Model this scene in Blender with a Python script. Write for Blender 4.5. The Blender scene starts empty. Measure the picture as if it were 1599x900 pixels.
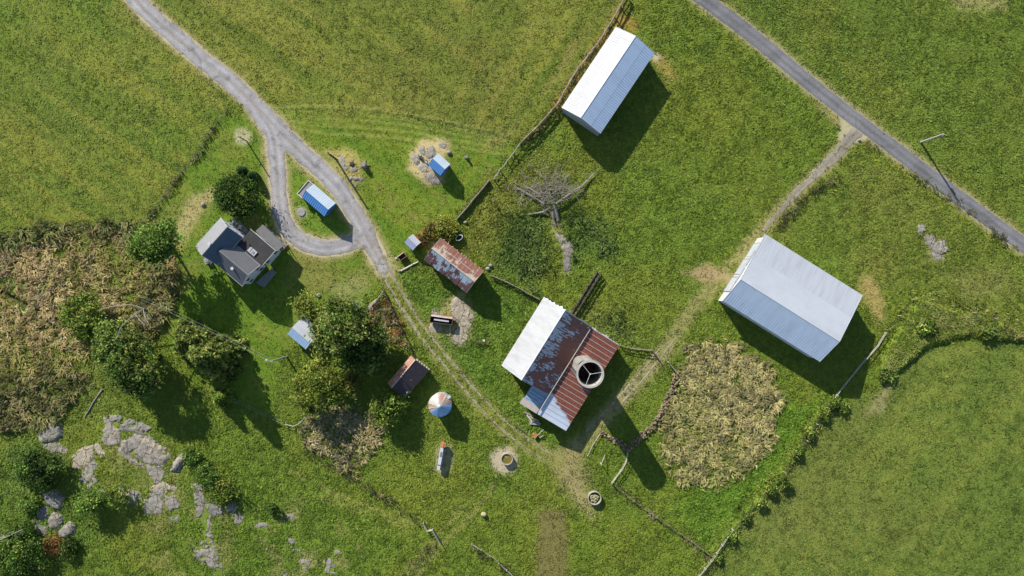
# Farmstead seen straight down from the air.
import bpy, math, random
import numpy as np

C = bpy.context.scene.collection
H = 135.0            # camera height, m
S = 8.0              # photo pixels per metre on the ground
CX, CY = 799.5, 450.0
RND = random.Random(7)
NR = np.random.default_rng(7)
PI = math.pi
SHX, SHY = 0.535, -0.845      # direction shadows fall (world x, y)
SUN_EL = math.radians(27.5)

def unp(px, py, h=0.0):
    s = (H - h) / H / S
    return ((px - CX) * s, (CY - py) * s)

# ------------------------------------------------------------------ noise
def vnoise(X, Y, scale, seed):
    r = np.random.default_rng(seed).random((256, 256))
    x = np.asarray(X) / scale + 1000.3; y = np.asarray(Y) / scale + 1000.7
    xi = np.floor(x).astype(np.int64); yi = np.floor(y).astype(np.int64)
    fx = x - xi; fy = y - yi
    fx = fx * fx * (3 - 2 * fx); fy = fy * fy * (3 - 2 * fy)
    a = r[xi % 256, yi % 256]; b = r[(xi + 1) % 256, yi % 256]
    c = r[xi % 256, (yi + 1) % 256]; d = r[(xi + 1) % 256, (yi + 1) % 256]
    return (a * (1 - fx) + b * fx) * (1 - fy) + (c * (1 - fx) + d * fx) * fy

def fbm(X, Y, scale, seed, octv=4):
    v = 0.0; a = 0.5; t = 0.0
    for i in range(octv):
        v = v + a * vnoise(X, Y, scale / 2 ** i, seed + 17 * i); t += a; a *= 0.55
    return v / t

def sstep(a, b, x):
    t = np.clip((x - a) / (b - a), 0, 1)
    return t * t * (3 - 2 * t)

# ------------------------------------------------------------------ distances, all in photo pixels
def dist_line(PX, PY, pts):
    d = np.full(np.shape(PX), 1e9)
    for (ax, ay), (bx, by) in zip(pts[:-1], pts[1:]):
        vx, vy = bx - ax, by - ay
        L = vx * vx + vy * vy + 1e-9
        t = np.clip(((PX - ax) * vx + (PY - ay) * vy) / L, 0, 1)
        d = np.minimum(d, np.hypot(PX - ax - t * vx, PY - ay - t * vy))
    return d

def sd_poly(PX, PY, pts):
    """signed distance, positive inside"""
    d = dist_line(PX, PY, list(pts) + [pts[0]])
    ins = np.zeros(np.shape(PX), bool)
    n = len(pts)
    for i in range(n):
        ax, ay = pts[i]; bx, by = pts[(i + 1) % n]
        if ay == by: continue
        c = ((ay > PY) != (by > PY)) & (PX < (bx - ax) * (PY - ay) / (by - ay) + ax)
        ins ^= c
    return np.where(ins, d, -d)

def smooth_line(pts, n=6):
    out = []
    P = [pts[0]] + list(pts) + [pts[-1]]
    for i in range(1, len(P) - 2):
        p0, p1, p2, p3 = P[i - 1], P[i], P[i + 1], P[i + 2]
        for k in range(n):
            t = k / n
            out.append(tuple(0.5 * (2 * p1[j] + (p2[j] - p0[j]) * t + (2 * p0[j] - 5 * p1[j] + 4 * p2[j] - p3[j]) * t * t
                                    + (3 * p1[j] - p0[j] - 3 * p2[j] + p3[j]) * t ** 3) for j in (0, 1)))
    out.append(pts[-1])
    return out

def zp(ox, oy, s, pts):
    return [(ox + x / s, oy + y / s) for x, y in pts]

# ------------------------------------------------------------------ mesh building
class MB:
    def __init__(self):
        self.v = []; self.f = []; self.m = []; self.col = None
    def add(self, vs, fs, mi=0):
        o = len(self.v)
        self.v.extend(vs)
        for f in fs:
            self.f.append(tuple(i + o for i in f)); self.m.append(mi)
    def box(self, c, s, rz=0.0, mi=0, taper=1.0, ry=0.0):
        vs = []
        cr, sr = math.cos(rz), math.sin(rz); cy, sy = math.cos(ry), math.sin(ry)
        for z in (-.5, .5):
            k = taper if z > 0 else 1.0
            for x, y in ((-.5, -.5), (.5, -.5), (.5, .5), (-.5, .5)):
                X, Y, Z = x * s[0] * k, y * s[1] * k, z * s[2]
                X, Z = X * cy + Z * sy, -X * sy + Z * cy
                vs.append((c[0] + X * cr - Y * sr, c[1] + X * sr + Y * cr, c[2] + Z))
        self.add(vs, [(3, 2, 1, 0), (4, 5, 6, 7), (0, 1, 5, 4), (1, 2, 6, 5), (2, 3, 7, 6), (3, 0, 4, 7)], mi)
    def tube(self, pts, radii, n=6, mi=0, cap=True):
        vs = []; fs = []
        k = len(pts)
        if not hasattr(radii, '__len__'): radii = [radii] * k
        for i in range(k):
            a = np.array(pts[max(i - 1, 0)], float); b = np.array(pts[min(i + 1, k - 1)], float)
            t = b - a; t /= (np.linalg.norm(t) + 1e-9)
            r = np.array((0, 0, 1.0)) if abs(t[2]) < .9 else np.array((1.0, 0, 0))
            u = np.cross(t, r); u /= np.linalg.norm(u); w = np.cross(t, u)
            for j in range(n):
                q = np.array(pts[i]) + radii[i] * (math.cos(2 * PI * j / n) * u + math.sin(2 * PI * j / n) * w)
                vs.append(tuple(q))
        for i in range(k - 1):
            for j in range(n):
                fs.append((i * n + j, i * n + (j + 1) % n, (i + 1) * n + (j + 1) % n, (i + 1) * n + j))
        if cap:
            fs.append(tuple(range(n))[::-1]); fs.append(tuple(range((k - 1) * n, k * n)))
        self.add(vs, fs, mi)
    def lathe(self, prof, n=32, c=(0, 0, 0), mi=0, a0=0.0, a1=2 * PI):
        """prof: closed list of (r,z) revolved about z"""
        vs = []; fs = []
        full = abs(a1 - a0 - 2 * PI) < 1e-6
        m = n if full else n + 1
        for j in range(m):
            a = a0 + (a1 - a0) * j / n
            for r, z in prof:
                vs.append((c[0] + r * math.cos(a), c[1] + r * math.sin(a), c[2] + z))
        k = len(prof)
        for j in range(n):
            j2 = (j + 1) % m
            for i in range(k - 1):
                fs.append((j * k + i, j2 * k + i, j2 * k + i + 1, j * k + i + 1))
        self.add(vs, fs, mi)
    def prism(self, poly, z0, z1, mi=0):
        n = len(poly)
        vs = [(x, y, z0) for x, y in poly] + [(x, y, z1) for x, y in poly]
        fs = [tuple(range(n))[::-1], tuple(range(n, 2 * n))] + [(i, (i + 1) % n, n + (i + 1) % n, n + i) for i in range(n)]
        self.add(vs, fs, mi)
    def blob(self, c, r, seed=0, amp=.18, sub=2, mi=0):
        vs, fs = ico(sub)
        rr = np.random.default_rng(seed)
        d = rr.normal(size=(7, 3)); d /= np.linalg.norm(d, axis=1)[:, None]
        V = np.array(vs)
        k = 1 + amp * sum(np.maximum(V @ d[i] - .2, 0) * rr.uniform(-1, 1) for i in range(7)) + amp * .25 * rr.uniform(-1, 1, len(V))
        V = V * k[:, None] * np.array(r) + np.array(c)
        self.add([tuple(x) for x in V], fs, mi)
    def build(self, name, mats, parent=None, loc=None, rz=0.0, smooth=False):
        me = bpy.data.meshes.new(name)
        me.from_pydata(self.v, [], self.f)
        if not isinstance(mats, (list, tuple)): mats = [mats]
        for m in mats: me.materials.append(m)
        if len(mats) > 1: me.polygons.foreach_set('material_index', self.m)
        if smooth: me.polygons.foreach_set('use_smooth', [True] * len(self.f))
        me.update()
        o = bpy.data.objects.new(name, me); C.objects.link(o)
        if parent is not None: o.parent = parent
        if loc is not None: o.location = loc
        o.rotation_euler = (0, 0, rz)
        return o

_ico = {}
def ico(sub):
    if sub in _ico: return _ico[sub]
    import bmesh
    bm = bmesh.new(); bmesh.ops.create_icosphere(bm, subdivisions=sub, radius=1)
    vs = [tuple(v.co) for v in bm.verts]; fs = [tuple(v.index for v in f.verts) for f in bm.faces]
    bm.free(); _ico[sub] = (vs, fs)
    return _ico[sub]

def np_mesh(name, verts, loops, starts, col=None, mat=None, smooth=False):
    """fast mesh from numpy arrays"""
    me = bpy.data.meshes.new(name)
    me.vertices.add(len(verts)); me.vertices.foreach_set('co', verts.astype(np.float32).ravel())
    me.loops.add(len(loops)); me.loops.foreach_set('vertex_index', loops.astype(np.int32))
    me.polygons.add(len(starts)); me.polygons.foreach_set('loop_start', starts.astype(np.int32))
    if smooth: me.polygons.foreach_set('use_smooth', np.ones(len(starts), bool))
    me.update(calc_edges=True)
    if col is not None:
        at = me.color_attributes.new('Col', 'FLOAT_COLOR', 'POINT')
        c4 = np.ones((len(verts), 4), np.float32); c4[:, :3] = col
        at.data.foreach_set('color', c4.ravel())
    if mat: me.materials.append(mat)
    o = bpy.data.objects.new(name, me); C.objects.link(o)
    return o

def tag(o, label, cat, group=None, kind=None):
    o['label'] = label; o['category'] = cat
    if group: o['group'] = group
    if kind: o['kind'] = kind
    return o

def empty(name, label, cat, loc, rz=0.0, group=None):
    o = bpy.data.objects.new(name, None); C.objects.link(o)
    o.location = loc; o.rotation_euler = (0, 0, rz); o.empty_display_size = .5
    return tag(o, label, cat, group)

# ------------------------------------------------------------------ materials
def new_mat(name):
    m = bpy.data.materials.new(name); m.use_nodes = True
    nt = m.node_tree
    return m, nt, nt.nodes['Principled BSDF']

def N(nt, typ, **kw):
    n = nt.nodes.new(typ)
    for k, v in kw.items():
        if k.startswith('i_'): n.inputs[k[2:].replace('_', ' ')].default_value = v
        else: setattr(n, k, v)
    return n

def ramp(nt, stops):
    r = nt.nodes.new('ShaderNodeValToRGB')
    e = r.color_ramp.elements
    while len(e) < len(stops): e.new(.5)
    for k, (p, c) in zip(e, stops):
        k.position = p; k.color = (c[0], c[1], c[2], 1)
    return r

def simple(name, c, rough=.7, var=.12, scale=2.0, metal=0.0, bump=0.0, stretch=(1, 1, 1), spec=.5, c2=None):
    """colour broken up by two noises in object space"""
    m, nt, b = new_mat(name)
    tc = N(nt, 'ShaderNodeTexCoord'); mp = N(nt, 'ShaderNodeMapping'); mp.inputs['Scale'].default_value = stretch
    nt.links.new(tc.outputs['Object'], mp.inputs['Vector'])
    n = N(nt, 'ShaderNodeTexNoise', i_Scale=scale, i_Detail=6.0, i_Roughness=.65)
    nt.links.new(mp.outputs['Vector'], n.inputs['Vector'])
    d = c2 or tuple(x * (1 - var * 2) for x in c)
    u = tuple(min(1, x * (1 + var)) for x in c)
    r = ramp(nt, [(.3, d), (.52, c), (.75, u)])
    nt.links.new(n.outputs['Fac'], r.inputs['Fac'])
    nt.links.new(r.outputs['Color'], b.inputs['Base Color'])
    b.inputs['Roughness'].default_value = rough; b.inputs['Metallic'].default_value = metal
    b.inputs['Specular IOR Level'].default_value = spec
    if bump:
        bp = N(nt, 'ShaderNodeBump', i_Strength=bump, i_Distance=.1)
        nt.links.new(n.outputs['Fac'], bp.inputs['Height']); nt.links.new(bp.outputs['Normal'], b.inputs['Normal'])
    return m

def rusty(name, metal_c, rust_c, rust2, scale=1.0, stretch=(3, .5, 1), thr=.5, soft=.06, axis=None, a0=0., a1=1., amt=0.,
          axis2=None, b0=0., b1=1., amt2=0., rough=.5, metallic=0.0, sheet=0., shuf=.12, run=.25):
    """sheet metal with rust patches; the patch threshold may shift along the sheet (rust that starts at the eave)"""
    m, nt, b = new_mat(name)
    L = nt.links.new
    tc = N(nt, 'ShaderNodeTexCoord'); mp = N(nt, 'ShaderNodeMapping'); mp.inputs['Scale'].default_value = stretch
    L(tc.outputs['Object'], mp.inputs['Vector'])
    n = N(nt, 'ShaderNodeTexNoise', i_Scale=scale, i_Detail=1.5 if sheet else 7.0, i_Roughness=.5 if sheet else .6)
    L(mp.outputs['Vector'], n.inputs['Vector'])
    val = n.outputs['Fac']
    if sheet:      # each sheet of tin has weathered differently, and rust runs down single corrugations
        sp = N(nt, 'ShaderNodeSeparateXYZ'); L(tc.outputs['Object'], sp.inputs[0])
        for wd, am in ((sheet, shuf), (sheet * .23, run)):
            dv = N(nt, 'ShaderNodeMath', operation='DIVIDE'); L(sp.outputs[0], dv.inputs[0]); dv.inputs[1].default_value = wd
            fl = N(nt, 'ShaderNodeMath', operation='FLOOR'); L(dv.outputs[0], fl.inputs[0])
            yl_ = N(nt, 'ShaderNodeMath', operation='DIVIDE'); L(sp.outputs[1], yl_.inputs[0]); yl_.inputs[1].default_value = 2.2 if wd == sheet else 1.1
            f2 = N(nt, 'ShaderNodeMath', operation='MULTIPLY'); L(fl.outputs[0], f2.inputs[0]); f2.inputs[1].default_value = 1.37
            cb = N(nt, 'ShaderNodeCombineXYZ'); cb.inputs[2].default_value = .5; L(f2.outputs[0], cb.inputs[0]); L(yl_.outputs[0], cb.inputs[1])
            nn = N(nt, 'ShaderNodeTexNoise', i_Scale=1.0, i_Detail=2.0); L(cb.outputs[0], nn.inputs['Vector'])
            mr = N(nt, 'ShaderNodeMapRange'); mr.inputs['From Min'].default_value = .25; mr.inputs['From Max'].default_value = .75
            mr.inputs['To Min'].default_value = -am; mr.inputs['To Max'].default_value = am; L(nn.outputs['Fac'], mr.inputs['Value'])
            ad = N(nt, 'ShaderNodeMath', operation='ADD'); L(val, ad.inputs[0]); L(mr.outputs[0], ad.inputs[1]); val = ad.outputs[0]
    for ax, p0, p1, am in ((axis, a0, a1, amt), (axis2, b0, b1, amt2)):
        if ax is None: continue
        sp = N(nt, 'ShaderNodeSeparateXYZ'); L(tc.outputs['Object'], sp.inputs[0])
        mr = N(nt, 'ShaderNodeMapRange'); mr.inputs['From Min'].default_value = p0; mr.inputs['From Max'].default_value = p1
        mr.inputs['To Min'].default_value = -am; mr.inputs['To Max'].default_value = am
        L(sp.outputs[ax], mr.inputs['Value'])
        ad = N(nt, 'ShaderNodeMath', operation='ADD'); L(val, ad.inputs[0]); L(mr.outputs[0], ad.inputs[1])
        val = ad.outputs[0]
    r = ramp(nt, [(thr - soft, metal_c), (thr + soft, rust_c)])
    L(val, r.inputs['Fac'])
    n2 = N(nt, 'ShaderNodeTexNoise', i_Scale=3.0, i_Detail=5.0); L(tc.outputs['Object'], n2.inputs['Vector'])
    r2 = ramp(nt, [(.35, (0, 0, 0)), (.7, (1, 1, 1))]); L(n2.outputs['Fac'], r2.inputs['Fac'])
    mx = N(nt, 'ShaderNodeMix', data_type='RGBA', blend_type='MIX')
    rr = ramp(nt, [(thr - soft, (0, 0, 0)), (thr + soft, (1, 1, 1))]); L(val, rr.inputs['Fac'])
    mm = N(nt, 'ShaderNodeMath', operation='MULTIPLY'); L(r2.outputs['Color'], mm.inputs[0]); L(rr.outputs['Color'], mm.inputs[1])
    L(mm.outputs[0], mx.inputs['Factor']); L(r.outputs['Color'], mx.inputs['A']); mx.inputs['B'].default_value = (*rust2, 1)
    n3 = N(nt, 'ShaderNodeTexNoise', i_Scale=.9, i_Detail=4.0); L(mp.outputs['Vector'], n3.inputs['Vector'])
    mr3 = N(nt, 'ShaderNodeMapRange'); mr3.inputs['To Min'].default_value = .72; mr3.inputs['To Max'].default_value = 1.25
    L(n3.outputs['Fac'], mr3.inputs['Value'])
    vm = N(nt, 'ShaderNodeMix', data_type='RGBA', blend_type='MULTIPLY'); vm.inputs['Factor'].default_value = 1
    L(mx.outputs['Result'], vm.inputs['A']); L(mr3.outputs[0], vm.inputs['B'])
    L(vm.outputs['Result'], b.inputs['Base Color'])
    b.inputs['Roughness'].default_value = rough; b.inputs['Metallic'].default_value = metallic
    return m

def veg_mat(name, trans=.25, rough=.75, nscale=.9, var=.25, spec=.25, bump=0.0):
    """vertex colour attribute Col, broken up by noise; leaves pass a little light"""
    m, nt, b = new_mat(name)
    L = nt.links.new
    at = N(nt, 'ShaderNodeAttribute', attribute_name='Col')
    tc = N(nt, 'ShaderNodeTexCoord')
    n = N(nt, 'ShaderNodeTexNoise', i_Scale=nscale, i_Detail=6.0, i_Roughness=.7); L(tc.outputs['Object'], n.inputs['Vector'])
    mr = N(nt, 'ShaderNodeMapRange'); mr.inputs['From Min'].default_value = .25; mr.inputs['From Max'].default_value = .75
    mr.inputs['To Min'].default_value = 1 - var; mr.inputs['To Max'].default_value = 1 + var
    L(n.outputs['Fac'], mr.inputs['Value'])
    vm = N(nt, 'ShaderNodeMix', data_type='RGBA', blend_type='MULTIPLY'); vm.inputs['Factor'].default_value = 1
    L(at.outputs['Color'], vm.inputs['A']); L(mr.outputs[0], vm.inputs['B'])
    L(vm.outputs['Result'], b.inputs['Base Color'])
    b.inputs['Roughness'].default_value = rough; b.inputs['Specular IOR Level'].default_value = spec
    if bump:
        n2 = N(nt, 'ShaderNodeTexNoise', i_Scale=3.5, i_Detail=5.0, i_Roughness=.7); L(tc.outputs['Object'], n2.inputs['Vector'])
        bp = N(nt, 'ShaderNodeBump', i_Strength=bump, i_Distance=.15)
        L(n2.outputs['Fac'], bp.inputs['Height']); L(bp.outputs['Normal'], b.inputs['Normal'])
    if trans:
        out = nt.nodes['Material Output']
        t = N(nt, 'ShaderNodeBsdfTranslucent'); L(vm.outputs['Result'], t.inputs['Color'])
        mx = N(nt, 'ShaderNodeMixShader'); mx.inputs[0].default_value = trans
        L(b.outputs[0], mx.inputs[1]); L(t.outputs[0], mx.inputs[2]); L(mx.outputs[0], out.inputs['Surface'])
    return m
# ------------------------------------------------------------------ ground fields on a stretched grid (photo pixels)
def axis(lo, hi, step, far):
    inner = np.arange(lo, hi + .1, step)
    a = np.array([lo - d for d in far[::-1]]); b = np.array([hi + d for d in far])
    return np.concatenate([a, inner, b])
FAR = [30, 80, 180, 400, 900, 2000, 4500, 10000]
GX = axis(-150, 1749, 3.0, FAR); GY = axis(-150, 1050, 3.0, FAR)
PX, PY = np.meshgrid(GX, GY)                # rows = py
WX, WY = (PX - CX) / S, (CY - PY) / S

DRIVE = smooth_line([(140, -150), (183, -55), (212, 0), (300, 80), (370, 137), (420, 188), (470, 238), (520, 285), (553, 333), (578, 380), (600, 420)])
LOOP = smooth_line([(404, 176), (424, 205), (431, 240), (434, 290), (440, 335), (458, 368), (500, 387), (545, 381), (570, 362)])
TRACK = smooth_line([(596, 412), (640, 490), (690, 557), (740, 617), (790, 668), (835, 702), (870, 722)])
ROAD = smooth_line([(890, -140), (1060, -27), (1100, 0), (1180, 60), (1270, 135), (1340, 190), (1400, 235), (1460, 281), (1530, 333), (1599, 384), (1660, 428), (1740, 485)])
SPUR = smooth_line([(1338, 205), (1300, 247), (1250, 295), (1200, 350), (1140, 420), (1085, 478), (1040, 540), (1000, 590), (945, 650), (895, 705)])

n1 = fbm(WX, WY, 26, 11, 4); n2 = fbm(WX, WY, 9, 23, 4); n3 = fbm(WX, WY, 3.2, 37, 4); n4 = fbm(WX, WY, 1.3, 41, 3)

def jit(amp, f=None):
    return (n3 - .5) * amp * 2 + (n4 - .5) * amp

GRN = np.array((.110, .152, .024)); YEL = np.array((.150, .170, .029)); BRN = np.array((.160, .145, .045))
DRK = np.array((.078, .122, .022)); OLV = np.array((.125, .142, .036)); LUSH = np.array((.100, .165, .02))
TAN = np.array((.30, .24, .12)); DIRT = np.array((.26, .20, .14)); RUSTD = np.array((.27, .13, .055))

def mixc(a, b, t): return a + (b - a) * t[..., None]

alb = mixc(np.broadcast_to(GRN, PX.shape + (3,)).copy(), YEL, sstep(.35, .75, n2) * .6)
alb = mixc(alb, np.broadcast_to(DRK, alb.shape), sstep(.5, .9, fbm(WX, WY, 9, 91, 3)) * .3)
alb = mixc(alb, np.broadcast_to(BRN, alb.shape), sstep(.55, .9, n1 * .8 + n3 * .2) * .25)
den = np.ones(PX.shape); lng = np.full(PX.shape, .36); bmp = np.full(PX.shape, .055)

def paint(mask, c=None, d=None, l=None, b=None):
    global alb, den, lng, bmp
    if c is not None: alb = mixc(alb, np.broadcast_to(np.asarray(c), alb.shape), mask)
    if d is not None: den = den + (d - den) * mask
    if l is not None: lng = lng + (l - lng) * mask
    if b is not None: bmp = bmp + (b - bmp) * mask

def poly(pts, soft=8, j=6):
    return sstep(-soft, soft, sd_poly(PX, PY, pts) + jit(j))
def line(pts, w, soft=4, j=4):
    return sstep(w + soft, w - soft, dist_line(PX, PY, pts) + jit(j))
def disc(x, y, r, soft=5, j=5):
    return sstep(r + soft, r - soft, np.hypot(PX - x, PY - y) + jit(j))

# the fields
F_TL = [(-30000, -30000), (100, -30000), (192, -5), (290, 88), (350, 160), (352, 176), (298, 250), (220, 352), (140, 346), (60, 360), (0, 385), (-30000, 420)]
F_TOP = [(236, 0), (330, 80), (430, 168), (500, 172), (650, 182), (760, 205), (820, 218), (870, 165), (955, 27), (975, -5), (975, -30000), (236, -30000)]
F_LR = [(1085, 905), (1160, 812), (1215, 748), (1300, 645), (1372, 605), (1440, 548), (1599, 528), (30000, 528), (30000, 30000), (1000, 30000)]
F_UR = [(1118, 0), (1350, 178), (1599, 365), (30000, 9000), (30000, -30000), (1118, -30000)]
F_E = [(1340, 230), (1599, 420), (1599, 500), (1430, 455), (1350, 460), (1200, 362)]
stripe_tl = fbm(WX * .83 - WY * .55 + 300, (WX * .55 + WY * .83) * 16, 30, 51)      # mowing rows run along the lane
stripe_top = fbm(WX * .83 - WY * .55 + 300, (WX * .55 + WY * .83) * 15, 30, 53)
stripe_lr = fbm((WX * .6 + WY * .8) + 300, (WX * .8 - WY * .6) * 13, 30, 57)
m = poly(F_TL, 5, 3)
paint(m, (.122, .156, .030), .95, .27, .03)
paint(m * sstep(.50, .62, stripe_tl) * .75, (.172, .182, .038)); paint(m * sstep(.47, .36, stripe_tl) * .4, (.095, .135, .022), 1, .30); paint(m * sstep(.6, .85, n1) * .25, (.15, .14, .04)); paint(m * sstep(.5, .3, n1) * .5, (.095, .152, .022))
paint(m * sstep(60, 0, dist_line(PX, PY, [(140, -40), (200, 10), (352, 165)])) * sstep(.35, .6, n3) * .6, (.19, .18, .045))
m = poly(F_TOP, 6, 4)
paint(m, (.130, .152, .031), .95, .26, .03)
stripe_f1 = fbm((WX * .55 + WY * .84) + 300, (WX * .84 - WY * .55) * 15, 30, 59); sm = sstep(230, 60, dist_line(PX, PY, [(812, 225), (975, 0)])); stripe_top = stripe_top * (1 - sm) + stripe_f1 * sm
paint(m * sstep(.50, .62, stripe_top) * .75, (.178, .182, .042)); paint(m * sstep(.47, .36, stripe_top) * .65, (.10, .13, .024), 1, .30); paint(m * sstep(.55, .8, n1) * .35, (.15, .135, .042)); paint(m * sstep(.5, .3, n2) * .35, (.10, .15, .024))
m = poly(F_LR, 6, 5)
paint(m, (.106, .142, .032), .95, .27, .03)
arc = 150 + 0 * PX; rr_ = np.hypot((PX - 1520) * .9, PY - 760); stripe_lr = stripe_lr * .55 + .45 * fbm(rr_ / 5.5, np.arctan2(PY - 760, PX - 1520) * 6, 2.2, 151)
paint(m * sstep(.50, .64, stripe_lr) * .7, (.145, .168, .04)); paint(m * sstep(.47, .36, stripe_lr) * .6, (.082, .116, .026), 1, .34); paint(m * sstep(.5, .3, n2) * .3, (.088, .13, .028)); paint(m * sstep(.6, .85, n1) * .35, (.13, .13, .045))
paint(poly([(1170, 800), (1320, 640), (1420, 600), (1330, 720), (1230, 850)], 40, 12) * .4, (.135, .14, .045))
m = poly(F_UR, 6, 5)
paint(m, (.108, .148, .028), 1, .36, .05); paint(m * sstep(.45, .75, n2) * .45, (.15, .165, .034)); paint(m * sstep(.62, .85, n1) * .4, (.15, .135, .045))
m = poly(F_E, 6, 8)
paint(m * .8, (.120, .150, .031), 1, .34, .05); paint(m * sstep(.5, .8, n2) * .5, (.155, .148, .045))
# mown yard and the strip above the pump house
YARD = [(222, 352), (352, 178), (400, 180), (428, 290), (452, 385), (560, 395), (596, 450), (470, 500), (440, 560), (420, 640), (310, 600), (250, 520), (282, 430), (270, 390)]
m = poly(YARD, 8, 6); paint(m, (.095, .152, .020), .85, .22, .03); paint(m * sstep(.5, .75, n3) * .5, (.16, .17, .04)); paint(m * sstep(.56, .8, n2) * .6, (.19, .16, .065))
LAWN = [(425, 170), (510, 178), (640, 190), (770, 215), (800, 235), (740, 300), (690, 350), (640, 400), (600, 395), (560, 320), (500, 250)]
m = poly(LAWN, 10, 6); paint(m, (.098, .158, .019), .85, .22, .03); paint(m * sstep(.46, .62, stripe_top) * .55, (.15, .172, .028)); paint(m * sstep(.5, .36, stripe_top) * .4, (.075, .12, .02)); paint(m * sstep(.58, .8, n3) * .5, (.17, .155, .05))
m = poly([(443, 250), (470, 245), (550, 345), (540, 375), (480, 370), (450, 330)], 6, 4); paint(m, (.105, .165, .024), .75, .24, .04)
paint(poly([(1000, 480), (1100, 440), (1180, 360), (1120, 230), (960, 300)], 50, 10) * .35, (.10, .165, .025))
# faint mower arcs above the lawn
for k, (off, w) in enumerate(((0, 1.6), (10, 1.3), (19, 1.5), (30, 1.2), (42, 1.4))):
    paint(line(smooth_line([(425, 168 + off * .5), (500, 166 + off), (600, 172 + off), (700, 190 + off * .9), (790, 212 + off * .7)]), w, 2.5, 2) * .75, (.21, .21, .07), .6, .16)
    paint(line(smooth_line([(425, 172 + off * .5), (500, 170.5 + off), (600, 176.5 + off), (700, 194.5 + off * .9), (790, 216.5 + off * .7)]), 1.2, 2.2, 2) * .6, (.06, .095, .02))
paint(line(smooth_line([(640, 182), (720, 197), (800, 216)]), 1.5, 2, 2) * .6, (.06, .07, .03), .4)
# brushy greens, with shade painted in by the dead tree and along edges
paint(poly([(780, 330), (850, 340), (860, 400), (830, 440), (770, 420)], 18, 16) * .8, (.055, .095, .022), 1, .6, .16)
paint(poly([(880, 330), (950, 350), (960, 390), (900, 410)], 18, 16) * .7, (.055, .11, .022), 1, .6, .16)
paint(poly([(740, 300), (830, 240), (900, 260), (800, 340), (770, 400), (720, 400)], 22, 14) * .55, (.155, .15, .035), 1, .5)
paint(poly([(690, 440), (850, 450), (800, 600), (900, 700), (820, 700), (650, 520), (620, 430)], 20, 14) * .5, (.075, .15, .022), 1, .5, .12)
paint(poly([(900, 480), (960, 500), (1000, 530), (940, 530)], 12, 10) * .7, (.105, .16, .05), 1, .6, .14)
paint(poly([(1090, 400), (960, 420), (900, 500), (1000, 520)], 40, 14) * .4, (.15, .165, .03))
paint(poly([(1205, 400), (1340, 475), (1320, 300), (1240, 320)], 30, 12) * .3, (.095, .165, .022))
paint(poly([(1190, 650), (1290, 620), (1200, 760), (1100, 850), (1040, 790)], 20, 12) * .6, (.085, .17, .02), 1, .5, .1)
paint(poly([(0, 600), (150, 560), (190, 640), (60, 680), (60, 780), (0, 800)], 30, 14) * .5, (.12, .16, .04), 1, .55, .12)
paint(poly([(20, 690), (150, 740), (170, 850), (60, 900), (-60, 960), (-60, 780)], 30, 14) * .5, (.07, .13, .025), 1, .55, .14)
for q in ([(356, 172), (300, 250), (222, 354)], [(1380, 604), (1412, 572), (1450, 546), (1500, 532), (1610, 536)], [(196, -2), (300, 96), (352, 160)], [(60, 362), (140, 350), (220, 352)]):
    paint(line(q, 1.6, 3.0, 3) * .75, (.045, .065, .02), .5, .2)  # edge shadow of uncut grass and bank, painted as dark lines
paint(poly([(300, 640), (480, 740), (650, 830), (560, 960), (300, 960), (290, 760)], 40, 14) * .4, (.085, .155, .022), 1, .5, .1)
# dry and bare places
def bare(m, c, d=.25): paint(m, c, d, .25, .03)
bare(poly([(962, 20), (985, 20), (995, 48), (970, 48), (930, 90), (880, 165), (862, 170), (905, 105)], 7, 9) * .8, (.26, .165, .05), .7)
bare(poly([(1016, 86), (1036, 84), (1060, 120), (1040, 130)], 8, 9) * .8, (.22, .17, .06), .5)
bare(disc(1025, 90, 7, 4, 4), (.28, .25, .22), .1)
bare(poly([(1060, 425), (1110, 412), (1145, 430), (1140, 445), (1090, 437)], 7, 9) * .85, (.24, .17, .12), .15)
bare(poly([(1340, 425), (1362, 430), (1390, 500), (1372, 508), (1345, 470)], 8, 10) * .75, (.27, .20, .10), .4)
bare(poly([(1380, 600), (1395, 590), (1380, 640), (1350, 650)], 8, 8) * .6, (.22, .19, .12), .4)
bare(poly([(1470, -20), (1560, -20), (1570, 10), (1500, 15)], 14, 10) * .7, (.25, .22, .12), .5)
bare(line([(1275, 168), (1315, 195)], 4, 4, 6) * .7, (.24, .2, .12), .4)
bare(disc(378, 214, 13, 6, 6) * .8, (.33, .29, .23), .25)
bare(poly([(268, 350), (300, 310), (330, 295), (335, 310), (300, 345), (285, 380), (268, 375)], 8, 8) * .85, (.27, .225, .13), .35)
bare(poly([(215, 350), (262, 345), (285, 370), (280, 385)], 10, 8) * .6, (.25, .22, .11), .5)
bare(poly([(640, 240), (660, 215), (700, 222), (702, 235), (690, 245), (695, 285), (668, 287), (636, 268)], 6, 6) * .95, (.33, .26, .17), .14)
bare(poly([(505, 235), (545, 232), (570, 255), (568, 285), (548, 292), (530, 268)], 7, 7) * .8, (.29, .235, .11), .35)
bare(disc(471, 331, 8, 4, 3) * .8, (.3, .28, .25), .15)
bare(poly([(690, 470), (722, 455), (740, 490), (735, 525), (715, 540), (700, 530)], 8, 6) * .6, (.27, .22, .13), .4)
bare(poly([(668, 500), (690, 480), (700, 520), (680, 522)], 6, 6) * .7, (.27, .22, .14), .4)
bare(disc(788, 718, 21, 6, 5), (.27, .235, .2), .06)
bare(poly([(676, 735), (680, 700), (690, 688), (706, 696), (706, 730), (694, 750)], 6, 6) * .9, (.24, .215, .16), .08)
bare(poly([(840, 800), (858, 792), (884, 800), (884, 960), (835, 960)], 6, 5) * .85, (.125, .105, .05), .55)
bare(poly([(860, 705), (900, 690), (915, 740), (930, 800), (905, 790), (880, 760)], 14, 10) * .7, (.23, .18, .12), .35)
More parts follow.
